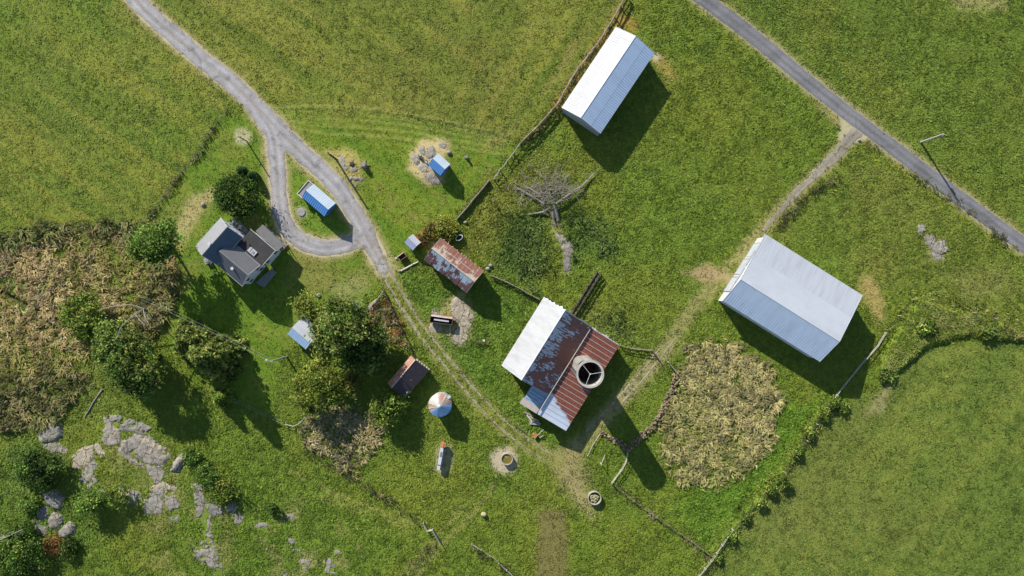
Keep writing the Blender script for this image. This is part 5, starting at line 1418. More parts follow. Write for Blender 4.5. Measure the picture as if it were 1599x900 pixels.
ROCKS = [
    (z3([(185, 232), (205, 200), (240, 178), (290, 182), (295, 240), (270, 262), (230, 275), (195, 268)]), .9, RK_PALE, 'large pale boulder standing alone above the dark bush'),
    (z3([(200, 275), (260, 270), (310, 295), (320, 325), (250, 325), (205, 300)]), .35, RK_GREY, 'flat purplish slab just below the large pale boulder'),
    (z3([(465, 195), (490, 155), (545, 145), (570, 215), (565, 280), (500, 282), (468, 240)]), .6, RK_GREY, 'pale cracked slab at the upper left of the rock ring'),
    (z3([(548, 140), (620, 160), (715, 205), (710, 245), (640, 225), (575, 215)]), .6, RK_DARK, 'shadowed bluish slab at the top of the rock ring'),
    (z3([(575, 268), (640, 235), (700, 245), (770, 280), (800, 345), (770, 372), (700, 365), (620, 328), (572, 312)]), .55, RK_GREY, 'wide grey slab on the upper right of the rock ring'),
    (z3([(690, 375), (770, 380), (790, 400), (760, 450), (722, 500), (692, 482), (705, 425)]), .4, RK_GREY, 'smooth grey slab on the right side of the rock ring'),
    (z3([(820, 365), (850, 330), (876, 335), (870, 370), (840, 402), (810, 400)]), .9, RK_PALE, 'small white speckled boulder at the tip of the rock ring'),
    (z3([(340, 335), (400, 290), (440, 285), (445, 340), (410, 380), (380, 400), (345, 390)]), .5, RK_TAN, 'tan slab on the left side of the rock ring'),
    (z3([(385, 400), (440, 350), (465, 370), (450, 400), (470, 445), (420, 498), (375, 445)]), .4, RK_PALE, 'pale slab below the tan one on the rock ring'),
    (z3([(440, 285), (470, 275), (500, 330), (480, 345), (450, 320)]), .35, RK_TAN, 'narrow tan rock between the two left slabs'),
    (z3([(470, 485), (520, 480), (515, 500), (480, 505)]), .4, RK_GREY, 'round grey rock at the lower left of the ring'),
    (z3([(540, 485), (600, 490), (665, 505), (672, 572), (620, 570), (575, 525)]), .45, RK_PALE, 'pale slab beside the narrow light green bush'),
    (z3([(675, 545), (740, 485), (775, 500), (770, 545), (765, 600), (720, 612), (680, 598)]), .4, RK_PALE, 'pale cracked slab at the bottom of the rock ring'),
    (z3([(780, 498), (832, 500), (842, 560), (840, 645), (790, 640), (800, 585), (775, 545)]), .4, RK_GREY, 'grey slab at the lower right of the rock ring'),
    (z3([(560, 285), (620, 340), (680, 372), (690, 392), (640, 380), (585, 335), (555, 310)]), .3, RK_GREY, 'thin grey ledge under the wide slab of the rock ring'),
    (z3([(700, 490), (745, 470), (770, 455), (830, 480), (825, 498), (770, 492), (725, 505)]), .35, RK_TAN, 'brownish ledge joining the lower slabs of the rock ring'),
    (z3([(600, 245), (700, 250), (760, 285), (780, 320), (720, 300), (640, 262)]), .55, RK_TAN, 'rusty brown strip across the top of the wide slab'),
    (z3([(905, 465), (945, 470), (970, 545), (1000, 620), (1000, 740), (945, 735), (930, 640), (920, 560)]), .35, RK_GREY, 'upper part of the long rock strip'),
    (z3([(905, 745), (950, 740), (1010, 750), (1030, 800), (1010, 860), (960, 840), (920, 800)]), .35, RK_GREY, 'lower part of the long rock strip'),
    (z3([(1000, 855), (1040, 840), (1060, 900), (1040, 960), (990, 950)]), .4, RK_PALE, 'last slab of the rock strip at the bottom edge'),
    (z3([(980, 562), (1040, 560), (1045, 600), (1010, 625), (985, 600)]), .5, RK_DARK, 'dark grey rock against the right side of the rock strip'),
    (z3([(1055, 585), (1080, 550), (1108, 550), (1105, 600), (1075, 610)]), .7, RK_GREY, 'pointed rock just right of the rock strip'),
    (z3([(1060, 620), (1120, 605), (1140, 630), (1120, 665), (1075, 640)]), .3, RK_GREY, 'flat rock below the pointed rock'),
    (z3([(210, 510), (270, 490), (310, 525), (290, 580), (230, 560)]), .8, RK_DARK, 'blue grey boulder in the shadow of the dark bush'),
    (z3([(180, 585), (225, 570), (240, 620), (195, 640)]), .6, RK_DARK, 'left small boulder under the blue grey one'),
    (z3([(235, 635), (262, 600), (295, 610), (300, 640), (270, 680), (240, 672)]), .7, RK_GREY, 'round grey boulder in the middle of the boulder group'),
    (z3([(283, 685), (340, 640), (360, 660), (355, 695), (320, 715), (288, 708)]), .8, RK_GREY, 'pale topped boulder at the right of the boulder group'),
    (z3([(160, 630), (185, 650), (230, 665), (228, 700), (180, 698)]), .6, RK_DARK, 'long low boulder at the left of the boulder group'),
    (zz([(270, 270), (340, 258), (405, 285), (400, 335), (360, 358), (300, 330)]), .35, RK_PALE, 'pale flat rock beside the lone dark bush'),
    (zz([(180, 320), (250, 318), (310, 360), (290, 385), (200, 370)]), .3, RK_GREY, 'grey flat rock left of the pale flat rock'),
    (zz([(0, 330), (95, 345), (180, 370), (180, 420), (100, 440), (50, 450), (-40, 420)]), .25, RK_PALE, 'broken pale rocks at the end of the bottom row'),
    (zz([(300, 490), (380, 505), (420, 560), (400, 600), (330, 610), (300, 545)]), .45, RK_GREY, 'dark brownish rock in the bottom rock scatter'),
    (zz([(540, 505), (630, 515), (650, 560), (620, 590), (560, 560)]), .4, RK_GREY, 'grey rock on the upper edge of the bottom scatter'),
    (zz([(440, 690), (520, 705), (560, 745), (605, 765), (590, 820), (545, 825), (500, 880), (450, 830), (410, 770)]), .35, RK_PALE, 'forked pale slab at the bottom edge'),
    (zz([(700, 695), (790, 735), (805, 830), (830, 890), (650, 900), (680, 800), (640, 740)]), .4, RK_PALE, 'long pale slab right of the forked one'),
    (zz([(750, 600), (850, 590), (885, 660), (870, 690), (780, 680)]), .45, RK_GREY, 'dark edged rock right of the bottom scatter'),
    (zz([(1090, 640), (1150, 655), (1160, 685), (1100, 690)]), .3, RK_PALE, 'small pale rock farthest right in the bottom scatter'),
    (zz([(340, 620), (450, 610), (540, 640), (470, 670), (370, 665)]), .3, RK_DARK, 'low bluish rock above the forked slab'),
    (zz([(240, 870), (310, 850), (330, 910), (250, 920)]), .3, RK_PALE, 'small pale slab at the very bottom left of the forked one'),
]
for i, (p, h, mt, lab) in enumerate(ROCKS): outcrop(p, h * (1 if p[0][0] < 385 else .7), mt, lab, 100 + 7 * i, group=GR, grow=.25 if p[0][0] < 385 else -.15)
GP = 'pale slabs round the pump house'
for i, (p, h, mt, lab) in enumerate([
    (zn([(190, 360), (225, 330), (270, 340), (300, 400), (285, 450), (255, 475), (208, 430)]), .35, RK_PALE, 'roundish pale slab at the left end of the pump house rock'),
    (zn([(275, 275), (335, 245), (380, 320), (350, 355), (300, 330)]), .3, RK_PALE, 'pale slab at the top left of the pump house rock'),
    (zn([(385, 300), (440, 225), (490, 270), (510, 325), (455, 375), (410, 400), (365, 350)]), .35, RK_PALE, 'pale slab touching the top corner of the pump house'),
    (zn([(270, 480), (320, 435), (400, 430), (440, 500), (440, 560), (380, 575), (320, 580), (270, 530)]), .35, RK_TAN, 'tan slab left of the pump house wall'),
    (zn([(340, 600), (470, 565), (560, 690), (540, 715), (460, 715), (360, 655)]), .35, RK_GREY, 'grey slab below the pump house wall'),
    (zn([(530, 205), (590, 180), (645, 220), (630, 255), (560, 250)]), .3, RK_PALE, 'separate pale slab above the pump house')]):
    outcrop(p, h, mt, lab, 400 + 7 * i, group=GP)
GD = 'rocks beside the driveway'
for i, (p, h, mt, lab) in enumerate([
    (zd([(565, 300), (600, 278), (625, 300), (640, 360), (675, 405), (640, 425), (600, 380)]), .4, RK_PALE, 'narrow pale rock beside the driveway pole'),
    (zd([(690, 410), (740, 395), (775, 420), (750, 455), (700, 445)]), .4, RK_GREY, 'small grey rock in the middle of the driveway rock garden'),
    (zd([(665, 515), (700, 500), (760, 500), (815, 505), (780, 560), (735, 595), (690, 560)]), .4, RK_GREY, 'lowest grey slab of the driveway rock garden')]):
    outcrop(p, h, mt, lab, 500 + 7 * i, group=GD)
z6 = lambda p: zp(640, 440, 7.5, p)
outcrop(z6([(490, 210), (560, 185), (640, 245), (735, 325), (748, 400), (705, 545), (620, 470), (540, 470), (478, 420), (478, 320)]), .35, RK_TAN, 'wide tan bedrock slab below the rusty shed', 601)
outcrop(z6([(545, 545), (600, 470), (690, 500), (690, 620), (660, 700), (610, 742), (530, 738), (482, 680), (530, 630)]), .35, RK_TAN, 'lower tan bedrock slab next to the thin pale pole', 607)
outcrop(z6([(260, 320), (300, 300), (335, 320), (345, 400), (300, 420), (262, 400)]), .3, RK_PALE, 'small pale rock above the upper feed bunk', 611)
outcrop(z6([(215, 530), (280, 480), (350, 500), (375, 540), (345, 600), (280, 605), (230, 580)]), .3, RK_TAN, 'tan rock below the upper feed bunk', 617)
zr = lambda p: zp(1200, 300, 3, p)
outcrop(zr([(700, 150), (735, 155), (732, 188), (700, 186)]), .4, RK_PALE, 'top small rock of the pasture rock pile', 621, group='rocks in the right pasture', grow=.3)
outcrop(zr([(720, 200), (765, 205), (790, 235), (760, 262), (735, 235)]), .5, RK_GREY, 'middle rock of the pasture rock pile', 623, group='rocks in the right pasture', grow=.3)
outcrop(zr([(760, 262), (795, 235), (828, 228), (845, 285), (800, 290), (775, 285)]), .6, RK_PALE, 'largest rock of the pasture rock pile', 627, group='rocks in the right pasture', grow=.3)
outcrop(zr([(765, 290), (800, 296), (825, 315), (780, 318)]), .35, RK_GREY, 'lowest flat rock of the pasture rock pile', 629, group='rocks in the right pasture', grow=.3)
zt = lambda p: zp(740, 230, 4.09, p)
outcrop(zt([(560, 650), (595, 600), (632, 605), (630, 670), (605, 700), (570, 690)]), .6, RK_GREY, 'grey boulder below the fallen dead tree', 631, group='rocks below the dead tree')
outcrop(zt([(572, 700), (620, 690), (612, 790), (585, 795)]), .4, RK_DARK, 'narrow dark rock under the grey boulder', 637, group='rocks below the dead tree')
outcrop(zt([(520, 545), (548, 560), (590, 580), (600, 600), (560, 625), (530, 585)]), .4, RK_PALE, 'pale rock between the dead tree and the grey boulder', 641, group='rocks below the dead tree')
outcrop(zt([(498, 468), (520, 470), (528, 500), (505, 500)]), .35, RK_PALE, 'small pale rock nearest the dead tree trunk', 643, group='rocks below the dead tree')
zg = lambda p: zp(420, 430, 4.7375, p)
outcrop(zg([(622, 200), (640, 160), (680, 138), (700, 170), (728, 185), (718, 245), (640, 252)]), .5, RK_PALE, 'pale folded rock above the big leafy tree', 651)
outcrop(zg([(740, 228), (770, 195), (800, 180), (805, 215), (775, 255), (745, 255)]), .4, RK_TAN, 'tan rock at the point of the garden fence', 653)
def stone(px, py, r, h, mat, label, seed, name='boulder', cat='rock', group=None):
    x, y = unp(px, py, h * .5); m = MB(); m.blob((0, 0, h * .35), (r, r * .85, h * .65), seed, .25, 3)
    o = m.build(name, mat, None, (x, y, gzf(x, y)), smooth=True); tag(o, label, cat, group); return o
stone(754.5, 804, .5, .75, simple('mossy_stone', (.36, .33, .17), .9, .2, 2, bump=.3), 'small round mossy boulder alone in the lower pasture', 3)
stone(701, 238.5, .45, .5, RK_PALE, 'small pale stone above the pump house roof', 4)
stone(766, 415.5, .4, .5, RK_GREY, 'grey stone at the east corner of the rusty shed', 5)
stone(762, 420, .45, .5, RK_PALE, 'pale stone touching the rusty shed corner', 6)
stone(727, 347, .42, .5, simple('olive_stone', (.2, .2, .11), .9, .2, 2), 'round olive stone to the right of the yellow bush', 7)
stone(672.5, 526.5, .22, .3, RK_PALE, 'tiny pale stone on the wheel rut by the feed bunk', 8)
stone(497, 462, .35, .4, WHITE2, 'small white stone above the fruit tree', 9)
stone(624, 423.5, .3, .35, RK_PALE, 'pale stone at the left end of the bent log', 10)
stone(1342, 219, .3, .4, RK_PALE, 'small pale stone at the field entrance by the road', 11)
stone(317, 320, .4, .4, RK_PALE, 'pale stone on the dirt strip above the farmhouse', 12)
stone(619, 404, .25, .3, WHITE2, 'tiny white stone left of the old crate', 13)
stone(334, 427, .22, .3, WHITE2, 'tiny white stone on the lawn below the side stoop', 14)
x, y = unp(470, 331.5, .1); m = MB(); m.lathe([(.01, .16), (.75, .16), (.8, .1), (.8, -.2)], 20); o = m.build('well_cover', CONCDK, None, (x, y, gzf(x, y))); tag(o, 'round grey concrete well cover below the blue garage', 'well cover')

# ------------------------------------------------------------------ fences
def unit_post(name='post'):
    m = MB(); m.tube([(0, 0, -.35), (.01, .0, .6), (0, .01, 1.0)], [.085, .078, .066], 7); return m
POST_ME = None
def fence(name, label, pts, sp=22, h=1.15, rails=(.45, .95), mat=LOGGREY, rr=.05, jitr=.03, gap=0.0, thick=1.0, wire=False, cat='fence', group=None):
    global POST_ME
    P = resample(pts, sp); P = np.vstack([P, np.array(pts[-1])[None]]) if np.hypot(*(P[-1] - np.array(pts[-1]))) > sp * .35 else P
    xy = [((p[0] - CX) / S, (CY - p[1]) / S) for p in P]
    c = xy[len(xy) // 2]; g0 = gzf(*c)
    root = empty(name, label, cat, (c[0], c[1], g0), 0, group)
    pm = bpy.data.meshes.get('fence_post_mesh')
    if pm is None:
        o = unit_post().build('fence_post_mesh', LOGGREY); pm = o.data; bpy.data.objects.remove(o); pm.materials.clear(); pm.materials.append(None)
    pm2 = pm.copy(); pm2.materials[0] = mat
    q = []
    for x, y in xy:
        o = bpy.data.objects.new('post', pm2); C.objects.link(o); o.parent = root
        g = gzf(x, y); hh = h * RND.uniform(.88, 1.12)
        o.location = (x - c[0], y - c[1], g - g0); o.scale = (thick, thick, hh)
        o.rotation_euler = (RND.uniform(-.06, .06), RND.uniform(-.06, .06), RND.uniform(0, 6))
        q.append((x - c[0], y - c[1], g - g0))
    for zi, rz in enumerate(rails):
        for a, b_ in zip(q[:-1], q[1:]):
            if RND.random() < gap: continue
            m = MB(); n = RND.uniform(-jitr, jitr)
            A = (a[0], a[1], a[2] + rz * h / 1.15 + n); B = (b_[0], b_[1], b_[2] + rz * h / 1.15 - n)
            M_ = ((A[0] + B[0]) / 2 + RND.uniform(-jitr, jitr), (A[1] + B[1]) / 2 + RND.uniform(-jitr, jitr), (A[2] + B[2]) / 2 - (.02 if not wire else .05))
            off = RND.uniform(-.05, .05)
            m.tube([A, M_, B], [rr, rr * .9, rr * .8] if not wire else [.012] * 3, 5 if not wire else 3)
            m.build('rail' if not wire else 'wire', mat if not wire else DARKMET, root)
    return root
BROWNRAIL = simple('brown_rails', (.27, .215, .155), .85, .18, 2.5)
fence('rail_fence', 'long cedar rail fence beside the tall white roofed shed', [(978, -6), (960, 27), (935, 68), (900, 112), (870, 165), (842, 197), (812, 226)], 19, 1.45, (.3, .65, .95, 1.15), BROWNRAIL, .11, .14, thick=1.5)
fence('rail_fence', 'broken rail fence with gaps between the pump house and the rail pile', [(812, 226), (800, 243), (785, 261), (770, 282)], 17, 1.4, (.5, .95), LOGGREY, .08, .15, gap=.2, thick=1.4)
fence('rail_fence', 'straight low log fence above the yellow bush', [(764, 283), (746, 305), (728, 327), (713, 344)], 26, .9, (.25, .5, .75, 1.0), TIMBER, .14, .06, thick=1.6)
fence('rail_fence', 'old fence between the rusty shed and the barn corner', [(768, 431), (792, 441), (815, 453), (842, 468)], 18, 1.1, (.4, .7, 1.0), TIMBER, .11, .14, thick=1.4)
fence('rail_fence', 'bent rail fence from the barn corner to the dirt track', [(968, 539), (985, 544), (1003, 546), (1017, 547)], 13, 1.2, (.35, .75, 1.1), TIMBER, .08, .06)
fence('pole_gate', 'open pole gate across the dirt track by the barn', [(1019, 549), (1030, 564)], 18, 1.2, (.3, .55, .8, 1.05), TIMBER, .05, .03, cat='gate')
fence('pole_gate', 'pole gate at the top end of the stone wall', [(1042, 565), (1057, 584)], 23, 1.2, (.3, .55, .8, 1.05), LOGGREY, .05, .03, cat='gate')
fence('rail_fence', 'short rail fence below the silo shadow', [(979, 706), (976, 722), (964, 740), (955, 752)], 15, 1.2, (.4, .8, 1.1), LOGGREY, .06, .06)
fence('rail_fence', 'low grey rails along the barn yard edge', [(937, 677), (925, 695), (917, 712)], 20, .6, (.3, .9), LOGGREY, .045, .04)
fence('rail_fence', 'long thin rail fence running to the bottom corner post', [(955, 754), (982, 775), (1005, 793), (1030, 810), (1070, 838), (1112, 868)], 22, 1.0, (.45, .95), TIMBER, .045, .1, gap=.2)
fence('rail_fence', 'grey rail fence at the bottom edge beside the mown field', [(1090, 897), (1103, 880), (1112, 868), (1123, 852), (1132, 838), (1142, 825)], 15, 1.1, (.5, 1.0), LOGGREY, .045, .08)
fence('wire_fence', 'overgrown wire fence along the mown lower right field', [(1142, 825), (1165, 800), (1215, 745), (1255, 690), (1296, 622)], 30, 1.1, (.4, .7, 1.0), LOGGREY, wire=True)
fence('rail_fence', 'grey rail fence lying in the big shed shadow', [(1300, 620), (1322, 594), (1345, 565), (1368, 540), (1380, 520)], 26, 1.0, (.5, 1.0), LOGGREY, .07, .05)
fence('wire_fence', 'wire fence climbing the overgrown bank to the right edge', [(1380, 520), (1405, 488), (1430, 460), (1500, 483), (1560, 500), (1612, 514)], 34, 1.1, (.4, .7, 1.0), LOGGREY, wire=True)
fence('wire_fence', 'dark wire fence dividing the left hayfield from the yard', [(355, 172), (328, 210), (299, 251), (262, 302), (222, 354)], 24, 1.0, (.3, .6, .9), TIMBERDK, wire=True)
fence('garden_fence', 'dark paling fence on the track side of the pointed garden', [(600, 454), (612, 480), (625, 510), (638, 533), (644, 552)], 14, 1.1, (.3, .65, 1.0), TIMBERDK, .05, .04)
fence('garden_fence', 'grey rail fence on the left side of the pointed garden', [(599, 455), (588, 470), (578, 481)], 14, 1.0, (.3, .6, .95), LOGGREY, .06, .05)
fence('garden_fence', 'weathered rail fence at the left of the weedy garden', [(447, 662), (458, 665), (467, 664), (478, 650), (490, 634)], 13, 1.0, (.5, .95), LOGGREY, .05, .05)
fence('wire_fence', 'sagging wire fence below the weedy garden', [(472, 670), (486, 706), (520, 727), (556, 748), (600, 778), (640, 803), (660, 814)], 22, 1.0, (.4, .9), TIMBERDK, wire=True)
fence('pole_gate', 'zigzag pole gate at the foot of the lower pasture', [(662, 815), (667, 827), (674, 822), (688, 847)], 13, 1.2, (.3, .6, .9, 1.15), LOGGREY, .06, .04, cat='gate')
fence('rail_fence', 'low rail fence leaving the bottom edge below the gate', [(737, 849), (752, 858), (772, 872), (790, 888), (806, 904)], 17, .9, (.45, .85), LOGGREY, .045, .08, gap=.25)

# stone walls
def stone_wall(pts, wdt, hgt, label, seed):
    P = resample(pts, 3.2); c0 = ((P[0][0] - CX) / S, (CY - P[0][1]) / S); g0 = gzf(*c0); m = MB(); r = random.Random(seed)
    for p in P:
        for k in range(7):
            x = (p[0] - CX) / S + r.uniform(-wdt, wdt) * .5; y = (CY - p[1]) / S + r.uniform(-wdt, wdt) * .5; s = r.uniform(.14, .34)
            m.blob((x - c0[0], y - c0[1], gzf(x, y) - g0 + r.uniform(.0, hgt) * .7), (s, s * .8, s * .62), r.randrange(9999), .3, 1)
    o = m.build('stone_wall', rock_mat('wall_stones', (.20, .145, .085), (.30, .225, .14)), None, (c0[0], c0[1], g0)); tag(o, label, 'stone wall')
stone_wall(smooth_line([(1055, 588), (1052, 600), (1043, 622), (1030, 648), (1018, 668), (1002, 680), (985, 697)]), 1.1, .8, 'curved brown dry stone wall crossing the silo shadow', 3)
stone_wall(smooth_line([(940, 675), (952, 684), (966, 690), (981, 703)]), .9, .7, 'short brown stone wall between the barn and the curved wall', 5)
# plank chute by the barn
def plank_lane():
    a = unp(936, 425, 1); b_ = unp(894, 493, 1); dx, dy = b_[0] - a[0], b_[1] - a[1]; L = math.hypot(dx, dy); ang = math.atan2(dy, dx); g = gzf(*a)
    r = empty('cattle_chute', 'long dark plank cattle chute leading to the barn corner', 'cattle chute', (a[0], a[1], g), ang)
    for s in (-.42, .42):
        for z in (.35, .75, 1.15):
            m = MB(); m.box((L / 2, s, z), (L, .06, .22)); m.build('plank', TIMBERDK, r)
        for k in range(7):
            m = MB(); m.box((.1 + (L - .2) * k / 6, s * 1.22, .5), (.14, .14, 1.6)); m.build('post', TIMBERDK, r)
    m = MB(); m.box((L / 2, 0, .04), (L, .8, .1)); m.build('floor', simple('chute_floor', (.10, .085, .07), .9, .2, 2), r)
plank_lane()

# ------------------------------------------------------------------ poles and wires
POLEW = simple('pole_wood', (.30, .255, .21), .85, .15, 1.5, stretch=(4, 4, .4))
POLEPALE = simple('pale_pole_wood', (.33, .31, .28), .8, .12, 1.5, stretch=(4, 4, .4))
def pole(px, py, h, label, mat=POLEW, arm=None, lamp=False, can=False, r=.14, cat='utility pole', ins=True):
    x, y = unp(px, py, 0); g = gzf(x, y)
    root = empty('utility_pole', label, cat, (x, y, g))
    m = MB(); m.tube([(0, 0, -.5), (0, 0, h)], [r, r * .72], 10); m.build('shaft', mat, root)
    if arm is not None:
        m = MB(); ca, sa = math.cos(arm), math.sin(arm)
        m.box((0, 0, h - .5), (2.0, .1, .12), rz=arm); m.build('crossarm', mat, root)
        for s in (-.85, 0, .85):
            m = MB(); m.tube([(s * ca, s * sa, h - .44), (s * ca, s * sa, h - .2)], [.05, .035], 7); m.build('insulator', WHITE2, root)
    elif ins:
        for s in (-1, 1):
            m = MB(); m.tube([(.1 * s, 0, h - .25), (.26 * s, 0, h - .25), (.26 * s, 0, h - .08)], [.03, .03, .05], 6); m.build('insulator', WHITE2, root)
    if can:
        m = MB(); m.tube([(.32, -.12, h - 1.6), (.32, -.12, h - .9)], .17, 14); m.build('transformer', CONCDK, root)
    if lamp:
        m = MB(); m.tube([(0, 0, h - .9), (-.5, .1, h - .5), (-1.0, .15, h - .45)], .04, 6); ar = m.build('lamp_arm', GREYST, root)
        m = MB(); m.tube([(-1.0, .15, h - .42), (-1.0, .15, h - .62)], [.14, .24], 12); m.build('lamp_head', WHITE2, root)
    return root
pole(1437.5, 222.5, 7.2, 'tall utility pole with a small transformer standing by the tarred road', POLEPALE, can=True, r=.21)
pole(525, 249, 5.9, 'dark utility pole casting a shadow along the driveway', TIMBERDK, r=.22)
pole(385, 220.5, 4.4, 'short pole on a bare gravelly spot inside the gravel fork', POLEW, r=.15)
pole(448, 557, 9.0, 'pale yard light pole with lamp near the garden shed', POLEPALE, lamp=True, r=.18)
x, y = unp(937, 722, 0); g = gzf(x, y)
r = empty('leaning_post', 'lone post with a leaning board in the pen beside the barn', 'post', (x, y, g))
m = MB(); m.tube([(0, 0, -.4), (.02, 0, 2.2)], [.09, .07], 8); m.build('post', POLEPALE, r)
m = MB(); m.tube([(0, 0, 1.6), (.9, 1.5, .35)], .07, 6); m.build('brace', POLEPALE, r)
def wire_span(a, b_, sag, label, two=.24, r=.013):
    A = (*unp(a[0], a[1], a[2]), a[2]); B = (*unp(b_[0], b_[1], b_[2]), b_[2])
    root = empty('overhead_wire', label, 'wire', (A[0], A[1], gzf(A[0], A[1])))
    g = gzf(A[0], A[1])
    d = np.array((B[0] - A[0], B[1] - A[1])); d /= np.linalg.norm(d); nn = (-d[1], d[0])
    for s in (-two, two):
        m = MB(); pts = []
        for k in range(25):
            t = k / 24
            pts.append((A[0] * (1 - t) + B[0] * t + nn[0] * s - A[0], A[1] * (1 - t) + B[1] * t + nn[1] * s - A[1], A[2] * (1 - t) + B[2] * t - sag * 4 * t * (1 - t) - g))
        m.tube(pts, r, 5); m.build('cable', simple('pale_cable', (.30, .30, .29), .5, .05, 2), root)
wire_span((419, 561, 8.7), (222, 466, 7.4), .6, 'pair of pale overhead cables from the yard light pole over the spruce')
wire_span((440, 660, 1.2), (364, 625, 1.6), .05, 'pair of pale cables low over the grass by the sapling', .2, .013)
wire_span((318, 405, 3.6), (288, 414, 3.4), .1, 'short pale service cables at the farmhouse corner', .15, .018)

# ------------------------------------------------------------------ troughs, tanks and odds and ends
def feed_bunk(pa, pb, w, h, label, ends, rail_mat, inner, skew=0):
    a = unp(*pa, h); b_ = unp(*pb, h); dx, dy = b_[0] - a[0], b_[1] - a[1]; L = math.hypot(dx, dy); ang = math.atan2(dy, dx); g = gzf(*a)
    r = empty('feed_bunk', label, 'feed bunk', ((a[0] + b_[0]) / 2, (a[1] + b_[1]) / 2, g), ang)
    t = .06; z0 = h * .35
    for s in (-1, 1):
        m = MB(); m.box((0, s * (w / 2 - t / 2), (z0 + h) / 2), (L, t, h - z0)); m.build('side', rail_mat if s > 0 else TIMBERDK, r)
        m = MB(); m.box((s * (L / 2 + t / 2 + .002), 0, (z0 + h) / 2), (t, w + .06, h - z0 + .08)); m.build('end_board', ends, r)
    m = MB(); m.box((0, 0, z0 + .05), (L - .01, w - 2 * t - .01, .06)); m.build('floor', inner, r)
    for x in (-.42, .42):
        for s in (-1, 1):
            m = MB(); m.box((x * L, s * w * .36, z0 / 2 - .1), (.1, .1, z0 + .15)); m.build('leg', TIMBERDK, r)
    return r, L
r, L = feed_bunk((672, 497.5), (706, 502), 1.5, 1.35, 'upper feed bunk with pale red edge and white plank inside', RUSTY, simple('pale_red_paint', (.62, .38, .33), .6, .1, 2), DARKIN)
m = MB(); m.box((0, .58, 1.30), (L, .26, .07)); m.build('top_rail', simple('white_red_rail', (.66, .55, .52), .6, .2, 1.2, c2=(.5, .22, .16)), r)
m = MB(); m.box((.0, -.1, 1.0), (L * .68, .34, .05)); m.build('plank', WHITE, r)
a = unp(684.8, 735.5, 1.4); b_ = unp(692.2, 693, 1.4); ang = math.atan2(b_[1] - a[1], b_[0] - a[0]); L = math.hypot(b_[0] - a[0], b_[1] - a[1]); cx_, cy_ = (a[0] + b_[0]) / 2, (a[1] + b_[1]) / 2
r = empty('feed_wagon', 'long narrow white feed wagon with a rusty end on bare soil', 'feed wagon', (cx_, cy_, gzf(cx_, cy_)), ang)
m = MB(); m.box((-.35, .12, 1.25), (L - .9, .62, .10)); m.box((-.35, .4, .95), (L - .9, .06, .6)); m.build('white_bed', WHITE, r)
m = MB(); m.box((-.35, -.36, .85), (L - .9, .30, .75)); m.build('shade_side', simple('side_shade_tone', (.03, .04, .06), .5, .1, 2), r)  # added dark box standing in for the wagon's shadowed side
m = MB(); m.box((L / 2 - .35, 0, 1.0), (.75, .95, .8)); m.box((L / 2 - .35, 0, 1.44), (.85, .25, .08)); m.build('rusty_box', RUSTOR, r)
m = MB(); m.box((.5, .12, 1.34), (.9, .3, .07)); m.box((-1.6, .1, 1.33), (.18, .62, .06)); m.build('hatch', simple('grey_patch', (.16, .15, .16), .6, .2, 2), r)
for x in (-1.7, 1.4):
    for s in (-.42, .42):
        m = MB(); m.tube([(x, s - .08, .35), (x, s + .08, .35)], .36, 16); m.build('wheel', TIMBERDK, r)
m = MB(); m.tube([(L / 2, 0, .5), (L / 2 + .8, .1, .3)], .05, 6); m.build('drawbar', RUSTY, r)
# round stock tank
x, y = unp(791.5, 717.5, .9)
r = empty('stock_tank', 'round concrete water tank with yellow green water on bare ground', 'water tank', (x, y, gzf(x, y)))
m = MB(); m.lathe([(1.16, -.3), (1.16, .9), (1.0, .9), (1.0, .1)], 36); m.build('wall', simple('tank_concrete', (.33, .29, .24), .85, .15, 2), r)
m = MB(); m.lathe([(1.0, .66), (.5, .665), (.01, .67)], 36); m.build('water', rusty('algae_water', (.13, .14, .02), (.28, .16, .03), (.05, .07, .02), .9, (1, 1, 1), .5, .1, rough=.18), r)
m = MB(); m.tube([(-.7, .75, .7), (.1, .2, .72)], .04, 6); m.build('stick', PALEWOOD, r)
NO_GRASS.append((x, y, 0, 1.1, 1.1))
# bale feeder
x, y = unp(928.5, 778, .9)
r = empty('bale_feeder', 'round pale tub of old hay and stones in the pen corner', 'feeder', (x, y, gzf(x, y)), .4)
m = MB(); m.lathe([(1.22, -.2), (1.3, 1.0), (1.18, 1.0), (1.1, .1)], 32); m.build('ring', simple('pale_tub', (.34, .325, .28), .7, .1, 2), r)
m = MB()
for k in range(16): m.blob((.75 * math.cos(k * 2.4) * math.sqrt(k / 16), .75 * math.sin(k * 2.4) * math.sqrt(k / 16), .62 + .1 * math.sin(k)), (.34, .3, .26), k, .3, 1)
m.build('hay', simple('old_hay', (.27, .25, .13), .95, .3, 3, bump=.5), r); NO_GRASS.append((x, y, 0, 1.0, 1.0))
# white rimmed tub
x, y = unp(717, 371.5, .8)
r = empty('tub', 'white rimmed dark tub in the grass right of the yellow bush', 'tub', (x, y, gzf(x, y)), .6)
m = MB(); m.lathe([(.55, 0), (.66, .8), (.54, .8), (.44, .1), (.01, .08)], 24); m.build('body', DARKMET, r)
m = MB(); m.lathe([(.70, .78), (.70, .88), (.54, .88), (.54, .78), (.70, .78)], 24); m.build('rim', WHITE, r)
r.scale = (1.15, .72, 1)
